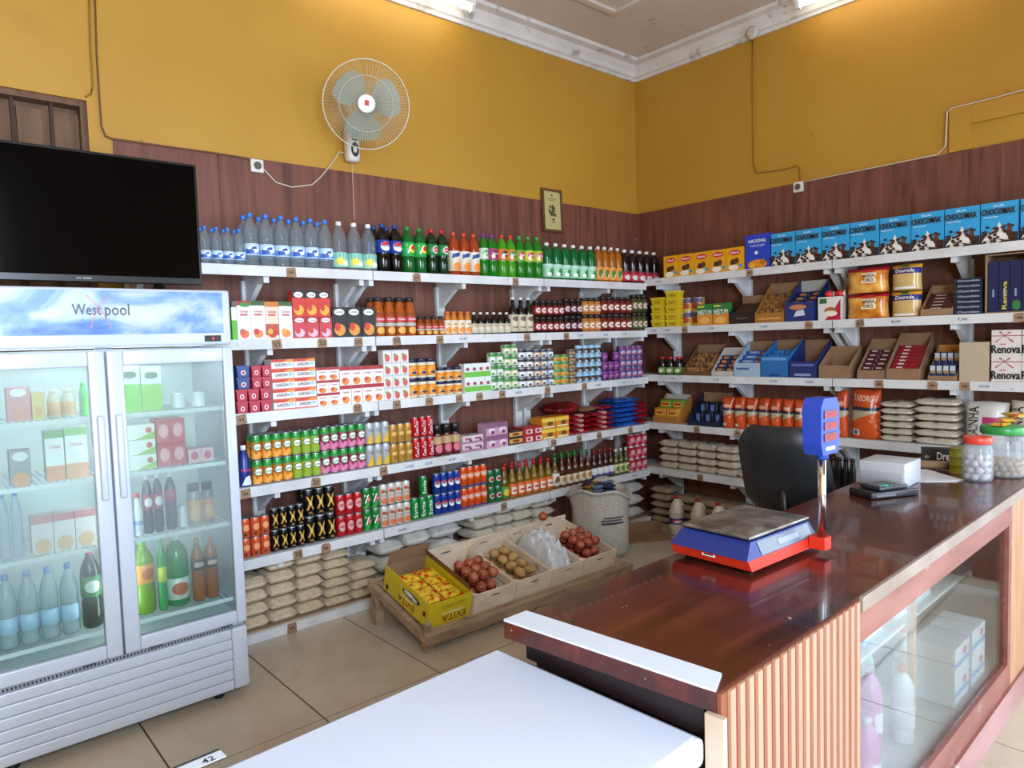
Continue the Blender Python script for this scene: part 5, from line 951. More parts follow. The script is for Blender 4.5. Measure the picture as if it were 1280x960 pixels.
inf(2, 182, 208, 592, bt('drink_bottle', 'pet', '#2c2838', '#e6e6ea', (.4, .66), '#a83a54', [('e', .5, .5, .3, .3, '#e0d8e0')]), 'dark drink bottle with white cap, middle fridge shelf', 'bottle', n=2)
inf(2, 210, 225, 590, bt('drink_bottle', 'pet', '#2c2850', '#e6e6ea', (.5, .7), '#a83a54'), 'navy drink bottle with white cap, middle fridge shelf', 'bottle')
inf(2, 226, 236, 632, lambda w, h: tin('yogurt_cup', w, h, '#dfe9e6', (), '#e8ecec'), 'pale cup in front of the fridge jars', 'cup')
inf(2, 238, 255, 605, lambda w, h: jar('drink_jar', w, h, mat('#8a8a86', .2), '#3a3a40', (.1, .6), '#d89a5a', [('e', .5, .4, .3, .3, '#e8b86a')]), 'grey fruit jar in the right fridge door', 'jar')
inf(2, 256, 271, 603, lambda w, h: jar('drink_jar', w, h, mat('#6a6a68', .2), '#2a2a30', (.1, .6), '#c8784a', [('e', .5, .4, .3, .3, '#d8a05a')]), 'darker fruit jar beside the fridge wall', 'jar')
inf(3, 172, 200, 676, bt('soda_bottle', 'pet', '#7aa81c', '#7ac83a', (.42, .68), '#e8a03c', [('e', .6, .5, .25, .3, '#c85a2a')], .1), 'lime soda bottle with orange label, bottom fridge shelf', 'bottle')
inf(3, 201, 213, 672, bt('soda_bottle', 'pet', '#1f9a4a', '#2aa84a', (.4, .6), '#c8d83a'), 'slim green soda bottle, bottom fridge shelf', 'bottle')
inf(3, 213, 243, 669, bt('soda_bottle', 'pet', '#1f8a4c', '#e8ece8', (.1, .4), '#c8d8c8', [('e', .5, .5, .3, .3, '#b85a34')], .1), 'large green bottle with white cap, bottom fridge shelf', 'bottle')
inf(3, 244, 277, 672, bt('soda_bottle', 'pet', '#9a5420', '#d8772a', (.5, .68), '#3a2a2c', [('r', .2, .3, .8, .7, '#c8a8a4')]), 'orange juice bottle in the right fridge door', 'bottle', n=2)
inf(0, 10, 40, 484, bx('juice_carton', '#d88a8c', [('e', .5, .85, .36, .12, '#eef0ee'), ('e', .5, .2, .4, .2, '#d88a6a')]), 'pink juice carton in the left fridge door', 'carton')
inf(0, 41, 58, 490, bx('juice_carton', '#d8c06a', [('e', .5, .3, .3, .2, '#e0a05a')]), 'yellow juice carton in the left fridge door', 'carton')
inf(0, 61, 97, 486, bt('drink_bottle', 'glass', '#c8c4b0', '#d8d4c8', (.1, .55), '#d8a06a'), 'small pale drink bottle in the left fridge door', 'bottle', n=2)
inf(0, 101, 113, 478, bt('drink_bottle', 'pet', '#3fae4a', '#4ab84a'), 'bright green bottle at the left door edge', 'bottle')
inf(1, 14, 41, 562, bx('juice_carton', '#8c9294', [('e', .5, .82, .38, .13, '#e4e8e8'), ('e', .5, .15, .42, .22, '#d8935a')]), 'grey juice carton with orange fruit, left fridge door', 'carton')
inf(1, 59, 83, 537, bx('juice_carton', '#e6e8e2', [('r', 0, .85, 1, 1, '#5a9a4a'), ('r', 0, 0, 1, .3, '#e09a7a'), ('t', 'Compal', .2, .62, .8, .72, '#c85a5a')]), 'white and orange juice carton in left fridge door, left one', 'carton')
inf(1, 84, 112, 533, bx('juice_carton', '#e6e8e2', [('r', 0, .85, 1, 1, '#7ab85a'), ('r', 0, 0, 1, .3, '#e0a07a'), ('t', 'Compal', .2, .62, .8, .72, '#c85a5a')]), 'white and orange juice carton in left fridge door, right one', 'carton')
inf(2, 41, 122, 640, bx('juice_carton', '#e2d6d2', [('r', 0, .8, 1, 1, '#c87a80'), ('e', .5, .2, .4, .2, '#e0b07a')]), 'pinkish juice carton on the middle left fridge shelf', 'carton', n=3)
inf(2, 0, 33, 614, bt('water_bottle', 'water', '#c4d4e4', '#4a90d8', None, '#fff', (), .5), 'water bottle on the middle left fridge shelf', 'bottle', n=2)
inf(3, 0, 104, 712, bt('water_bottle', 'water', '#c4d4d8', '#4a90d8', (.2, .42), '#a8c8e0', (), .55), 'large water bottle on the bottom left fridge shelf', 'bottle', n=4)
inf(3, 106, 133, 686, bt('soda_bottle', 'pet', '#1c2a1c', '#c83030', (.4, .66), '#2a7a3a', [('e', .5, .5, .3, .3, '#d8e0d8')]), 'dark soda bottle with red cap behind left fridge door', 'bottle')
# ================================================================== TELEVISION
TY = -.66; tr1 = px(245, 205, 1, TY); tx1 = tr1.x; tz1, tz0 = tr1.z-.004, px(253, 356, 1, TY).z; tx0 = tx1-1.24
tv = empty('television', ((tx0+tx1)/2, TY, 1.958)); TI = Matrix.Translation(tv.location).inverted()
def tch(n, mb): c = link(n, mb, tv); c.matrix_parent_inverse = TI; return c
tch('tv_body', MB().bbox(tx0, TY+.002, tz0, tx1, TY+.05, tz1, M_BLACK, .006)); tch('tv_screen', MB().box(tx0+.012, TY-.001, tz0+.03, tx1-.012, TY+.0015, tz1-.012, mat('#050506', .1, spec=.12)))
b_ = px(105, 352, 1, TY); bz = MB(); bz.box(tx0+.004, TY-.002, tz0+.002, tx1-.004, TY+.0015, tz0+.029, mat('#101012', .3)); bz.prints([('r', 0, .35, .35, .65, '#8a8a8e'), ('r', .45, .3, 1, .7, '#8a8a8e')], flat(b_.x-.03, tz0+.008, b_.x+.03, tz0+.024, TY-.002)); tch('tv_bezel', bz)
for x in (tx0+.2, tx1-.2): tch('tv_foot', MB().prism([(TY-.09, 1.958), (TY+.13, 1.958), (TY+.03, tz0+.01), (TY+.01, tz0+.01)], x-.012, x+.012, 'x', M_BLACK))
tag(tv, 'black flat-screen television standing on top of the fridge', 'television')
# ================================================================== WALL FAN
fc = px(458, 131, 1, -.36); dist = (fc-CAM).dot(fwd); FR_ = 53/F*dist
fan = empty('wall_fan', (px(436, 180, 1, -.02).x, -.012, px(436, 180, 1, -.05).z)); FNI = Matrix.Translation(fan.location).inverted()
nrm = (CAM-fc).normalized(); nrm = Vector((nrm.x, nrm.y, nrm.z*.7)).normalized(); FQ = nrm.to_track_quat('Z', 'Y').to_matrix().to_4x4(); FM = Matrix.Translation(fc) @ FQ
def fnch(n, mb, local=True, parent=None):
    if local: mb.v = [tuple(FM @ Vector(v)) for v in mb.v]
    c = link(n, mb, parent or fan); c.matrix_parent_inverse = FNI; return c
WFM = mat('#c9c4b4', .4); cg = MB(); nw = 84
for k in range(nw):
    a = 2*PI*k/nw; pts = [(r*math.cos(a), r*math.sin(a), z) for r, z in ((FR_*.2, .065), (FR_*.55, .06), (FR_*.85, .035), (FR_, 0))]; cg.tube(pts, .0009, WFM, 4)
    pts = [(r*math.cos(a), r*math.sin(a), z) for r, z in ((FR_, 0), (FR_*.85, -.05), (FR_*.4, -.075), (FR_*.2, -.08))]; cg.tube(pts, .0009, WFM, 4)
for r, z, q in ((FR_, 0, .004), (FR_*.62, .057, .0018), (FR_*.2, .064, .003)): cg.tube([(r*math.cos(2*PI*k/40), r*math.sin(2*PI*k/40), z) for k in range(40)], q, WFM, 6, True)
fnch('cage', cg); hb_ = MB(); hb_.lathe([(FR_*.2, .062), (FR_*.21, .07), (FR_*.19, .078)], mat('#dcd8d2', .4), 24); hb_.prints([('p', [(.42, .44), (.6, .4), (.62, .62), (.44, .66)], '#b8242c')], lambda u, v, L: ((u-.5)*FR_*.55, (v-.5)*FR_*.55, .079)); fnch('hub_cap', hb_)
BM = mat('#9fb0a8', .25, 0, .45)
for k in range(3):
    bl = MB(); a0 = 2*PI*k/3+.3; vs = []; n1, n2 = 6, 8
    for i in range(n1+1):
        for j in range(n2+1):
            r = FR_*(.14+.66*i/n1); s_ = (j/n2-.5); wd = .55+.75*math.sin(PI*min(1, i/n1*.8+.1)); a = a0+s_*wd*1.25; vs.append((r*math.cos(a), r*math.sin(a), .012+s_*.045))
    bl.add(vs, [(i*(n2+1)+j, i*(n2+1)+j+1, (i+1)*(n2+1)+j+1, (i+1)*(n2+1)+j) for i in range(n1) for j in range(n2)], BM, True); fnch('blade', bl)
mo = MB(); mo.lathe([(.03, -.19), (.06, -.17), (.065, -.10), (.05, -.085)], mat('#8a9aa4', .4), 18); fnch('motor', mo)
sp_ = MB(); sp_.lathe([(.035, .0), (.04, .03), (.03, .05)], mat('#5f7a88', .4), 16); fnch('spinner', sp_)
bp = fan.location; body = MB(); body.bbox(bp.x-.045, -.10, bp.z-.12, bp.x+.045, -.013, bp.z+.12, mat('#d8d4cc', .4), .03)
body.prints([('e', .5, .32, .32, .2, '#2c2c30'), ('e', .5, .32, .16, .09, '#d0ccc4'), ('r', .25, .56, .75, .6, '#3a3a3e'), ('r', .25, .64, .75, .68, '#3a3a3e'), ('e', .5, .78, .26, .1, '#3a3a3e'), ('e', .5, .78, .14, .05, '#d0ccc4')], flat(bp.x-.045, bp.z-.12, bp.x+.045, bp.z+.12, -.1005)); fnch('control_body', body, False)
mp_ = fc-nrm*.15; am = MB(); am.tube([(bp.x, -.055, bp.z+.06), (bp.x, -.07, bp.z+.16), tuple((Vector((bp.x, -.07, bp.z+.18))+mp_)/2), tuple(mp_)], .024, mat('#cfcac2', .4), 10); fnch('arm', am, False)
tag(fan, 'pale wall-mounted fan with wire cage and red hub logo', 'fan')
def wirepx(pts, axis, off, r, m, name, label, cat='cable', seg=6):
    P = [px(x, y, axis, off) for x, y in pts]; Q = []
    for i in range(len(P)-1): Q += [P[i]+(P[i+1]-P[i])*t for t in (0, .5)]
    mb = MB(); mb.tube([tuple(q) for q in Q+[P[-1]]], r, m, seg); return tag(link(name, mb), label, cat)
WC = mat('#c8bfb2', .5); YC = mat('#8f6420', .6); BC = mat('#6a4226', .6)
wirepx([(433, 192), (424, 190), (413, 207), (400, 222), (390, 231), (365, 234), (345, 228), (331, 213), (327, 210)], 1, -.020, .004, WC, 'power_cord', 'pale power cord hanging from fan to wall socket', 'cord')
wirepx([(440, 204), (441, 225), (442, 250), (443, 274)], 1, -.12, .0015, WC, 'pull_string', 'thin pull string hanging from the wall fan', 'string')
wirepx([(111, -20), (113, 60), (116, 105), (114, 117), (107, 121)], 1, -.008, .005, YC, 'wall_conduit', 'painted conduit running down to the shutter corner', 'conduit')
wirepx([(118, -20), (121, 70), (124, 120), (127, 158), (132, 170), (142, 174), (200, 182), (260, 190), (305, 197), (316, 202)], 1, -.019, .005, BC, 'wall_conduit', 'brown conduit running along the panelling top to the socket', 'conduit')
wirepx([(941, 44), (941, 120), (942, 205), (946, 216), (975, 213), (997, 207), (1000, 212), (1001, 228)], 0, -.018, .005, YC, 'wall_conduit', 'painted conduit dropping from cornice to right wall socket', 'conduit')
wirepx([(1003, 228), (1030, 222), (1100, 208), (1172, 193), (1182, 182), (1184, 140), (1190, 135), (1240, 123), (1300, 107)], 0, -.034, .004, WC, 'wall_cable', 'white cable running right along the panelling top')
def socket(p, wallB, label):
    mb = MB(); mb.bbox(-.04, -.025, -.04, .04, 0, .04, mat('#d8d4cc', .4), .008); o = link('wall_socket', mb, None, p, (0, 0, -PI/2 if wallB else 0))
    f = MB(); f.lathe([(.024, 0), (.024, .003)], mat('#55524e', .5), 16); f.v = [(x, -.0255-z, y) for x, y, z in f.v]; link('socket_face', f, o); tag(o, label, 'socket')
q = px(320, 208, 1, -.013); socket((q.x, -.0135, q.z), False, 'white wall socket beneath the brown conduit left of fan'); q = px(999, 234, 0, -.013); socket((-.0135, q.y, q.z), True, 'white wall socket above the cereal boxes')
q = px(938, 42, 0, -.1); mb = MB(); mb.lathe([(.05, 0), (.05, .02), (.03, .03)], mat('#c8c0b4', .5), 18); tag(link('junction_box', mb, None, (-.062, q.y, 4.075), (0, -PI/2, 0)), 'round junction box on the cornice above the right wall', 'junction box')
# framed certificate
pw, ph = .235, .36; q0, q1 = px(678, 235, 1, -.03), px(703, 291, 1, -.03); pc = ((q0.x+q1.x)/2, -.024, (q0.z+q1.z)/2)
pf = empty('picture_frame', pc, (-.03, 0, 0)); b_ = .022; FRM = nodemat('frame_wood', .4, [(.3, '#4a3222'), (.7, '#6a4c34')], noise=12)
for (x0, z0, x1, z1) in ((-pw/2, -ph/2, pw/2, -ph/2+b_), (-pw/2, ph/2-b_, pw/2, ph/2), (-pw/2, -ph/2+b_, -pw/2+b_, ph/2-b_), (pw/2-b_, -ph/2+b_, pw/2, ph/2-b_)): link('frame_bar', MB().box(x0, -.012, z0, x1, .006, z1, FRM), pf)
pp = MB(); pp.box(-pw/2+b_, -.004, -ph/2+b_, pw/2-b_, .002, ph/2-b_, mat('#b8ac74', .6)); R0 = random.Random(9)
pp.prints([('r', .25, .8, .75, .815, '#5a5238'), ('r', .3, .76, .7, .772, '#5a5238'), ('e', .5, .9, .05, .03, '#4a4430')]+[('e', .3+R0.random()*.4, .36+R0.random()*.28, .05, .04, '#4c4832') for _ in range(16)]+[('r', .4, .18, .6, .2, '#5a5238'), ('e', .5, .26, .06, .03, '#4a4430')], flat(-pw/2+b_, -ph/2+b_, pw/2-b_, ph/2-b_, -.0042)); link('certificate', pp, pf)
tag(pf, 'framed cream certificate hanging over the panelling edge', 'picture')
# ================================================================== CHEST FREEZER
FZ = .83; RZ = math.radians(2.5); cf = empty('chest_freezer', (-4.155, -3.49, 0), (0, 0, RZ)); wF, dF = 1.35, .655
link('freezer_body', MB().bbox(-wF+.02, .02, .04, -.02, dF-.02, FZ-.061, M_LID, .012), cf)
ld = MB(); ld.bbox(-wF, 0, FZ-.06, 0, dF, FZ, M_LID, .014); lid = link('lid', ld, cf)
mb = MB(); mb.box(-wF+.03, .018, FZ+.0003, -.018, dF-.018, FZ+.003, M_LID); link('lid_panel', mb, lid)
st = MB(); l0 = cf.matrix_basis.inverted() @ px(248, 953, 2, FZ+.004); st.box(l0.x-.05, l0.y-.02, FZ+.0032, l0.x+.05, l0.y+.02, FZ+.004, mat('#cfd4dc', .4)); st.prints([('r', 0, .8, 1, 1, '#2a2c30'), ('t', '42', .55, .1, .8, .6, '#2a2c30')], lambda u, v, L: (l0.x-.05+.1*u, l0.y-.02+.04*v, FZ+.0045)); link('sticker', st, lid)
for x in (-wF+.1, -.1):
    for y in (.1, dF-.1): link('caster', MB().lathe([(.02, .0), (.025, .01), (.025, .039)], mat('#18181c'), 10, x, y), cf)
tag(cf, 'white chest freezer with closed lid in the foreground', 'freezer')
# ================================================================== COUNTER
HC_ = .93; PHI = math.atan2(.092, 2.79); ct = empty('shop_counter', (-4.14, -3.507, 0), (0, 0, PHI)); CI = ct.matrix_basis.inverted(); LC = 3.5; DC = .61
def cch(n, mb, p=None): return link(n, mb, p or ct)
cch('countertop', MB().prism([(-.0, 0), (LC, 0), (LC, DC), (-.05, DC)], HC_-.045, HC_, 'z', M_COUNTER))
ws = MB(); ws.prism([(.0, .0), (.075, .03), (.035, DC), (-.05, DC), (-.004, .03)], HC_+.0005, HC_+.006, 'z', mat('#d2d8e2', .35)); cch('white_edging', ws)
cch('end_panel', MB().box(.03, .03, .001, .055, DC-.04, HC_-.046, M_DARKEND)); cch('apron', MB().box(.002, .03, HC_-.11, .029, DC-.03, HC_-.046, M_DARKEND))
gx0, gx1 = (CI @ px(1086, 748, 2, HC_)).x, (CI @ px(1264, 700, 1, -3.44)).x
sb = MB(); sb.box(.004, -.010, .001, gx0-.02, -.0005, HC_-.004, mat('#7d452c', .6)); cch('slat_backing', sb)
M_SLAT = nodemat('tan_slat_wood', .45, [(.3, '#a87860'), (.7, '#b68870')], scale=(8, 8, .7), noise=3); ns = 18; me = MB().box(0, -.018, .001, (gx0-.02-.03)/ns*.5, -.0105, HC_-.002, M_SLAT).mesh('slat')
for i in range(ns): o_ = link('slat', me, ct, (.03+(gx0-.05)*i/ns, 0, 0))
cch('slat_edge_trim', MB().box(-.012, -.024, .001, .003, .02, HC_-.047, mat('#b9a48e', .5)))
cch('post', MB().box(gx0-.019, -.004, .001, gx0-.001, .03, HC_-.046, M_CWOOD)); cch('post', MB().box(gx1, -.004, .001, gx1+.05, .03, HC_-.046, M_CWOOD))
cch('top_rail', MB().box(gx0, -.004, HC_-.135, gx1-.001, .03, HC_-.046, M_CWOOD)); cch('edge_moulding', MB().box(gx0, -.010, HC_-.045, LC, -.0005, HC_-.002, nodemat('worn_edge', .5, [(.3, '#7c6a5c'), (.7, '#968578')], noise=6)))
cch('bottom_rail', MB().box(gx0, -.004, .05, gx1-.001, .03, .16, M_CWOOD)); cch('plinth', MB().prism([(-.05, .001), (.03, .001), (.03, .049), (-.015, .049)], gx0, LC, 'x', M_CWOOD))
cch('end_board', MB().box(gx1+.051, -.004, .05, LC, .03, HC_-.046, nodemat('light_end_wood', .5, [(.3, '#9a6a4a'), (.7, '#b88a66')], scale=(8, 8, .7), noise=3)))
gmat = bpy.data.materials.new('display_glass'); gmat.use_nodes = True; nt = gmat.node_tree; nt.nodes.clear(); N = nt.nodes.new; L_ = nt.links.new
o_ = N('ShaderNodeOutputMaterial'); a_ = N('ShaderNodeBsdfTransparent'); a_.inputs[0].default_value = (.93, .96, .95, 1); g_ = N('ShaderNodeBsdfGlossy'); g_.inputs['Roughness'].default_value = .015; f_ = N('ShaderNodeFresnel'); f_.inputs[0].default_value = 1.6
f2 = N('ShaderNodeMath'); f2.operation = 'MULTIPLY'; f2.inputs[1].default_value = .5; f2.use_clamp = True; m_ = N('ShaderNodeMixShader'); L_(f_.outputs[0], f2.inputs[0]); L_(f2.outputs[0], m_.inputs[0]); L_(a_.outputs[0], m_.inputs[1]); L_(g_.outputs[0], m_.inputs[2]); L_(m_.outputs[0], o_.inputs[0])
cch('glass_pane', MB().box(gx0+.001, .012, .161, gx1-.002, .017, HC_-.136, gmat)); WB_ = mat('#cdd0d2', .5)
cch('display_floor', MB().box(gx0, .032, .12, LC, DC-.05, .14, WB_)); cch('divider', MB().box(gx0-.015, .032, .141, gx0-.003, DC-.05, HC_-.047, WB_)); cch('back_panel', MB().box(.06, DC-.048, .05, LC, DC-.035, HC_-.047, WB_))
shz = .50; cch('inner_shelf', MB().box(gx0, .20, shz-.015, LC-.1, DC-.05, shz, WB_))
for x in (1.75,): cch('inner_post', MB().box(x, .17, .141, x+.03, .195, HC_-.047, mat('#d9b08a', .5)))
tag(ct, 'dark varnished shop counter with slatted end and glass display front', 'counter')
GC = 'goods in the glass counter display'
def incounter(k, lx, ly, z, label, cat, rz=0.): tag(k.put(tuple((ct.matrix_basis @ Vector((lx, ly, z)))), PHI+rz), label, cat, GC)
cl = lambda p, y, d: (CI @ px(p, y, 1, -3.507+d)).x
def detergent(col, cap, w, h): return bottle('detergent_bottle', 'pet', mat(col, .25), cap, w, h, (.2, .5), col, [('r', .2, .1, .8, .9, '#e8d8e8')])
incounter(detergent('#c878b8', '#d8c8d8', .085, .27), cl(1098, 940, .1), .10, .141, 'pink detergent bottle nearest the slats in display', 'bottle'); incounter(detergent('#c878b8', '#d8c8d8', .09, .31), cl(1118, 920, .16), .20, .141, 'taller pink detergent bottle in the display', 'bottle')
incounter(detergent('#7ab8a8', '#5a9a8a', .085, .30), cl(1134, 900, .2), .31, .141, 'teal detergent bottle behind the pink ones', 'bottle')
incounter(detergent('#dcdfe2', '#d07a6c', .085, .29), cl(1150, 910, .12), .13, .141, 'white cleaner bottle with coral cap, front one', 'bottle'); incounter(detergent('#dcdfe2', '#d07a6c', .085, .29), cl(1166, 895, .2), .25, .141, 'white cleaner bottle with coral cap, rear one', 'bottle')
for i in range(4): incounter(carton('tissue_pack', .2, .12, .16, '#dfe6ee', [('r', 0, .3, 1, .5, '#8ab4e0'), ('e', .7, .7, .12, .14, '#d87a9a')]), 1.98+(i % 2)*.24, .14 if i < 2 else .14, .141+(i//2)*.121, f'white and blue tissue pack low in the display, {["lower left", "lower right", "upper left", "upper right"][i]}', 'pack')
for i, (c_, h_) in enumerate((('#8ab8d8', .08), ('#d8dcea', .15), ('#c8d8e8', .10))): incounter(carton('wipes_pack', .2, h_, .14, c_, [('r', .1, .2, .9, .6, '#eef2f6'), ('e', .8, .7, .1, .16, '#d87aa0')]), 1.50+i*.23+(.10 if i else 0), .30, shz+.001, ['pale blue wipes pack', 'tall white wipes box', 'grey blue wipes pack'][i]+' on the inner display shelf', 'pack')
for i in range(3): tag(link('folded_bag', bag_mesh(.2, .16, .09, mat(['#d8d4c8', '#c8d8b0', '#e0dcd8'][i], .3), 200+i, flatness=.5), None, tuple(ct.matrix_basis @ Vector((gx0+.12+i*.2, .40, shz+.001))), (0, 0, PHI)), ['cream', 'pale green', 'white'][i]+' soft pack on the shelf behind the glass', 'pack', GC)
# ================================================================== WEIGHING SCALE
sc = px(937, 660, 2, HC_+.10)
cs = [px(x, y, 2, HC_+.112) for x, y in ((853.75, 652.5), (933.75, 673.75), (1011, 646), (931, 631))]; cen = sum(cs, Vector())/4; wS = ((cs[2]-cs[1]).length+(cs[3]-cs[0]).length)/2; dS = ((cs[0]-cs[1]).length+(cs[3]-cs[2]).length)/2; aS = math.atan2((cs[2]-cs[1]).y, (cs[2]-cs[1]).x)
scale = empty('weighing_scale', (cen.x, cen.y, HC_), (0, 0, aS)); BLU, ORG = mat('#182a70', .5), mat('#c82e16', .5); w2, d2_ = wS/2, dS/2
def ring(mb, lo, hi, m):
    (x0, y0, z0, X0, Y0), (x1, y1, z1, X1, Y1) = lo, hi; vs = [(x0, y0, z0), (X0, y0, z0), (X0, Y0, z0), (x0, Y0, z0), (x1, y1, z1), (X1, y1, z1), (X1, Y1, z1), (x1, Y1, z1)]
    return mb.add(vs, [(3, 2, 1, 0), (4, 5, 6, 7), (0, 1, 5, 4), (1, 2, 6, 5), (2, 3, 7, 6), (3, 0, 4, 7)], m)
link('scale_base', ring(MB(), (-w2*1.16, -d2_*1.2, .016, w2*1.08, d2_*1.1), (-w2*1.24, -d2_*1.16, .05, w2*1.06, d2_*1.1), ORG), scale)
bd = ring(MB(), (-w2*1.26, -d2_*1.155, .0505, w2*1.06, d2_*1.1), (-w2*.96, -d2_*.98, .096, w2*.98, d2_*1.02), BLU); link('scale_body', bd, scale)
pn = MB()
def pmp(u, v, L): return (-w2*.8+(w2*1.7)*u, -d2_*(1.17-.19*(.10+.8*v))-.0012*(L+1), .052+.044*(.02+.9*v))
pn.prints([('r', 0, 0, 1, 1, mat('#5e6672', .4)), ('r', .35, .3, .75, .7, '#8a909a')], pmp); link('keypad_panel', pn, scale)
bg = MB(); bg.prints([('r', 0, 0, 1, 1, '#e0e0e0'), ('r', .15, .3, .85, .7, '#3a3a44')], lambda u, v, L: (-w2*1.215-.001*(L+1)-.0008, d2_*.15-.05*u, .036+.012*v)); link('badge', bg, scale)
for x in (-w2*.9, w2*.9):
    for y in (-d2_*.9, d2_*.9): link('foot', MB().lathe([(.012, .0005), (.012, .0155)], M_BLACK, 10, x, y), scale)
link('platter', MB().bbox(-w2, -d2_, .102, w2, d2_, .114, nodemat('worn_steel', .35, [(.35, '#5f5a55'), (.55, '#8c8680'), (.7, '#a8a39c')], noise=14, metal=.7, rvar=.12), .005), scale)
link('platter_support', MB().box(-w2*.5, -d2_*.5, .0965, w2*.5, d2_*.5, .1015, M_BLACK), scale)
ql = Vector((.152, -.192, .04))
link('pole_socket', MB().box(ql.x-.022, ql.y-.02, .02, ql.x+.022, -d2_*1.17-.004, .062, ORG), scale)
link('pole', MB().tube([(ql.x, ql.y, .0625), (ql.x, ql.y, .35)], .0135, M_CHROME, 16), scale)
hz0, hz1 = .345, px(1026, 497, 1, (scale.matrix_basis @ ql).y).z-HC_; BLH = mat('#1c3c9e', .55)
hdm = MB(); hdm.lathe([(.016, .325), (.02, .33), (.022, hz0+.03)], BLH, 14, ql.x, ql.y); link('pole_collar', hdm, scale)
hh = MB(); hw = .062; hh.prism([(ql.x-hw*.8, hz0), (ql.x+hw*.8, hz0), (ql.x+hw, hz0+.04), (ql.x+hw, hz1-.03), (ql.x+hw*.7, hz1), (ql.x-hw*.7, hz1), (ql.x-hw, hz1-.03), (ql.x-hw, hz0+.04)], ql.y-.03, ql.y+.035, 'y', BLH); head = link('display_head', hh, scale)
for i in range(3):
    z = hz0+.045+i*(hz1-hz0-.075)/3; s = MB(); s.box(ql.x-hw*.7, ql.y-.033, z, ql.x+hw*.7, ql.y-.0305, z+(hz1-hz0-.075)/3*.72, mat('#720c18', .5)); s.prints([('r', .3, .25, .9, .75, mat('#901826', .6))], flat(ql.x-hw*.7, z, ql.x+hw*.7, z+(hz1-hz0-.075)/3*.72, ql.y-.033)); link('display_window', s, head)
pl = MB(); pl.prints([('r', 0, 0, 1, 1, '#dfe2ea')], flat(ql.x-.03, hz0+.014, ql.x+.03, hz0+.026, ql.y-.0302)); link('name_strip', pl, head)
tag(scale, 'blue and orange price-computing scale with steel platter and raised display', 'scale')
# ================================================================== THINGS ON THE COUNTER
def onc(x, y): p = px(x, y, 2, HC_); return p.x, p.y
x, y = onc(1071, 604); cr_ = empty('cash_drawer', (x+.21, y-.16, HC_+.0005), (0, 0, PHI)); 
link('drawer_case', MB().bbox(-.2, -.05, 0, .02, .16, .115, mat('#b9bbbf', .35), .006), cr_); link('drawer_front', MB().bbox(-.204, -.04, .01, -.2005, .15, .07, mat('#a9abb0', .35), .001), cr_); tag(cr_, 'pale grey cash drawer box on the counter', 'cash drawer')
x, y = onc(1108, 617); bk = MB(); bk.bbox(-.13, -.07, 0, .13, .07, .032, mat('#141417', .3), .006); bk.prints([('r', .1, .3, .5, .6, '#6a6a70')], flat(-.13, 0, .13, .032, -.0705)); tag(link('black_box', bk, None, (x-.03, y-.0, HC_+.0005), (0, 0, -.45)), 'flat black box under the calculator', 'box')
ca = empty('calculator', (x-.03, y+.0, HC_+.0335), (0, 0, -.35)); link('calculator_body', MB().bbox(-.085, -.055, 0, .085, .055, .018, mat('#26262b', .35), .005), ca); ky = MB().box(-.012, -.012, 0, .012, .012, .004, '#5a5c64').mesh('key'); kg = MB().box(-.012, -.012, 0, .012, .012, .004, '#2fae8a').mesh('key')
for i in range(4):
    for j in range(3): link('key', kg if (i, j) == (1, 0) else ky, ca, (-.065+i*.03, -.035+j*.03, .0182))
link('calculator_display', MB().box(.05, -.045, .0182, .08, .045, .021, '#8a948c'), ca); tag(ca, 'dark calculator with one green key on the counter', 'calculator')
x, y = onc(1150, 597)
for i in range(3): tag(link('paper_sheet', MB().box(-.105, -.148, 0, .105, .148, .0008, mat('#dcdde2', .7)), None, (x+.04+.01*i, y+.0, HC_+.0006+.001*i), (0, 0, -.9+.12*i)), f'white paper sheet on the counter, {["bottom", "middle", "top"][i]} of the pile', 'paper', 'loose papers')
x, y = onc(1165, 587); mb = MB(); mb.tube([(-.15, 0, .022), (.09, 0, .022)], .022, mat('#84644a', .7), 14); tag(link('paper_roll', mb, None, (x, y, HC_+.004), (0, 0, -1.2)), 'brown paper roll lying behind the papers', 'roll')
x, y = onc(1179, 578); tag(link('chocolate_box', carton('chocolate_box', .22, .08, .06, '#1c1614', [('t', 'Dreams', .35, .2, .92, .75, '#d8d0c4'), ('e', .12, .4, .06, .12, '#8a7a6a')]).root, None, (x, y, HC_+.001), (0, 0, -1.2)), 'black chocolate box with white script on the counter', 'box')
for i in range(3):
    x, y = onc(1206, 593); tag(tin('spice_tin', .085, .043, '#8a8a1c', [('e', .5, .5, .26, .4, '#c8541c'), ('r', 0, .8, 1, .95, '#4a7a24')], '#b8a84a').put((x+.03, y+.04, HC_+.001+i*.0435)), f'flat yellow-green tin beside the jars{TIER[3][i]}', 'tin', 'stacked flat tins')
def bigjar(name, r, h, lidc, loc, label):
    o = empty(name, loc); mb = MB(); mb.lathe([(r*.92, 0), (r, .012), (r, h*.72), (r*.9, h*.8), (r*.82, h*.84)], mat('#d4d8dc', .06, 0, .72), 24); link('jar_wall', mb, o)
    l = MB(); l.lathe([(r*.9, h*.845), (r*.94, h*.86), (r*.94, h*.96), (r*.9, h)], mat(lidc, .35), 24); link('jar_lid', l, o); tag(o, label, 'jar'); return o
x1_, y1_ = onc(1234, 603); j1_ = bigjar('sweet_jar', .066, .215, '#d8402c', (x1_+.03, y1_+.05, HC_+.001), 'plastic jar of white sweets with red lid')
x2_, y2_ = onc(1268, 600); rB = .105; j2_ = bigjar('sweet_jar', rB, .25, '#2c8a44', (x2_+.10, y2_+.075, HC_+.001), 'large plastic jar of round biscuits with green lid')
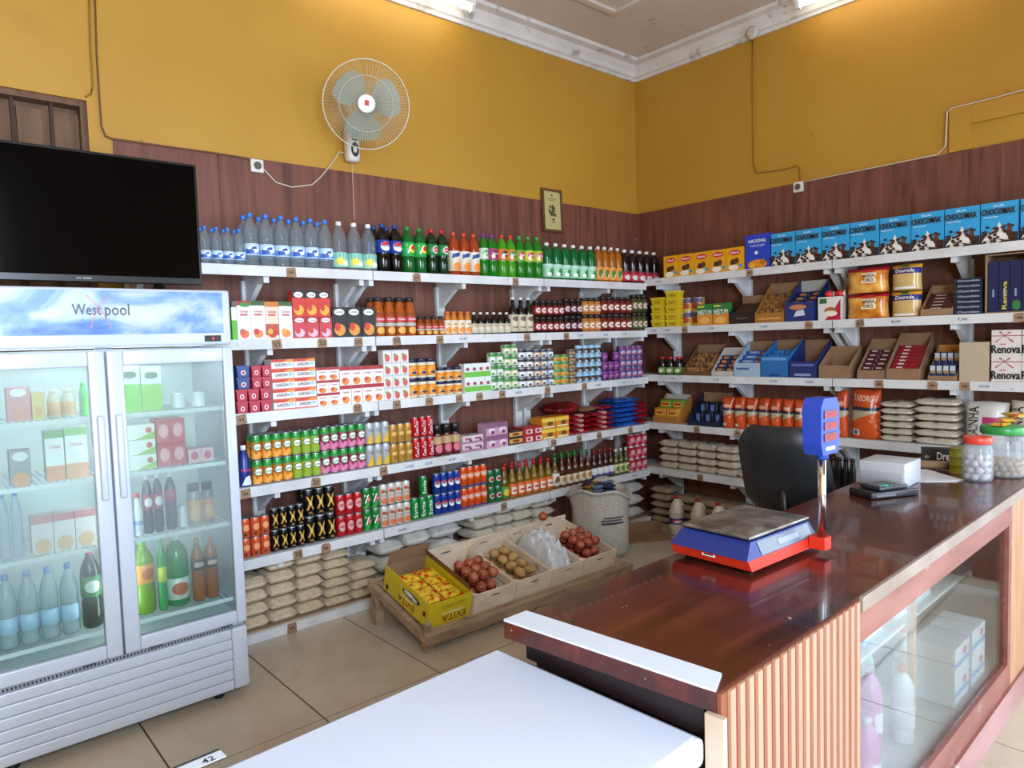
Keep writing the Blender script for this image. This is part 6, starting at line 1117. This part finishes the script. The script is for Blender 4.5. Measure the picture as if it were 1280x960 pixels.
R1 = random.Random(4); wm = MB().lathe([(.002, -.016), (.014, -.010), (.018, 0), (.014, .01), (.002, .016)], mat('#dcd4d6', .4), 10).mesh('wrapped_sweet'); cm_ = MB().lathe([(.002, -.013), (.011, -.009), (.015, 0), (.011, .009), (.002, .013)], mat('#b8945c', .6), 10).mesh('round_biscuit')
for lay in range(4):
    for k in range(7 if lay < 3 else 4):
        a = k*PI/3+lay*.5; r = .040 if k < 6 else 0; tag(link('wrapped_sweet', wm, None, (x1_+.03+r*math.cos(a), y1_+.05+r*math.sin(a), HC_+.02+lay*.033)), 'white wrapped sweet inside the red-lidded jar', 'sweet', 'sweets in the red-lidded jar', True)
for lay in range(3):
    for rr, n in ((.078, 14), (.044, 8), (.012, 1)):
        for k in range(n): a = k*2*PI/n+lay*.3; tag(link('round_biscuit', cm_, None, (x2_+.10+rr*math.cos(a), y2_+.075+rr*math.sin(a), HC_+.017+lay*.027)), 'round tan biscuit inside the green-lidded jar', 'biscuit', 'biscuits in the green-lidded jar', True)
M_YP = nodemat('yellow_snack_film', .25, [(.4, '#b8323a'), (.48, '#d8a82a'), (.7, '#e0c03c')], noise=22)
for i in range(3): tag(link('snack_packet', bag_mesh(.12, .07, .02, M_YP, 220+i, flatness=.5), None, (x2_+.08+.035*i, y2_+.08-.02*i, HC_+.252+.0215*i), (0, 0, .4*i)), f'yellow snack packet on the green lid{TIER[3][i]}', 'packet', 'snack packets on the jar')
# ================================================================== OFFICE CHAIR
cpos = px(979, 592, 2, .98); ch = empty('office_chair', (cpos.x+.33, cpos.y+.05, 0), (0, 0, math.radians(8))); LE = nodemat('black_leatherette', .42, [(.3, '#15181c'), (.7, '#1e2226')], noise=6)
import bmesh
def slab(w, h, t, m):
    bm = bmesh.new(); bmesh.ops.create_cube(bm, size=1); bmesh.ops.subdivide_edges(bm, edges=bm.edges[:], cuts=5, use_grid_fill=True)
    for v in bm.verts:
        a, b, c = v.co*2; e = (1-abs(a)**5*.18*abs(b)**2); f_ = (1-abs(b)**5*.14*abs(a)**2)
        v.co = Vector((c*t/2*(1-.55*max(abs(a), abs(b))**4)+.035*(a*a), a*w/2*f_*(1-.10*(b+1)/2), b*h/2*e))
    bm.verts.index_update(); mb = MB(); mb.add([v.co[:] for v in bm.verts], [[v.index for v in f.verts] for f in bm.faces], m, True); bm.free(); return mb
bk = slab(.46, .52, .10, LE); link('backrest', bk, ch, (-.33, 0, .98), (0, math.radians(-24), 0)); s_ = slab(.48, .48, .09, LE); link('seat', s_, ch, (0, 0, .52), (0, PI/2, 0))
link('back_support', MB().tube([(-.12, 0, .46), (-.26, 0, .5), (-.29, 0, .70), (-.33, 0, .90)], .02, M_BLACK, 8), ch); link('gas_column', MB().lathe([(.03, .08), (.03, .3), (.02, .3), (.02, .47)], M_BLACK, 12), ch)
for k in range(5):
    a = 2*PI*k/5; link('base_leg', MB().tube([(0.03*math.cos(a), .03*math.sin(a), .09), (.28*math.cos(a), .28*math.sin(a), .065)], [.022, .014], M_BLACK, 8), ch); link('caster', MB().lathe([(.022, .001), (.026, .012), (.026, .04), (.018, .05)], M_BLACK, 10, .28*math.cos(a), .28*math.sin(a)), ch)
tag(ch, 'black padded office chair with reclined back behind the counter', 'chair')
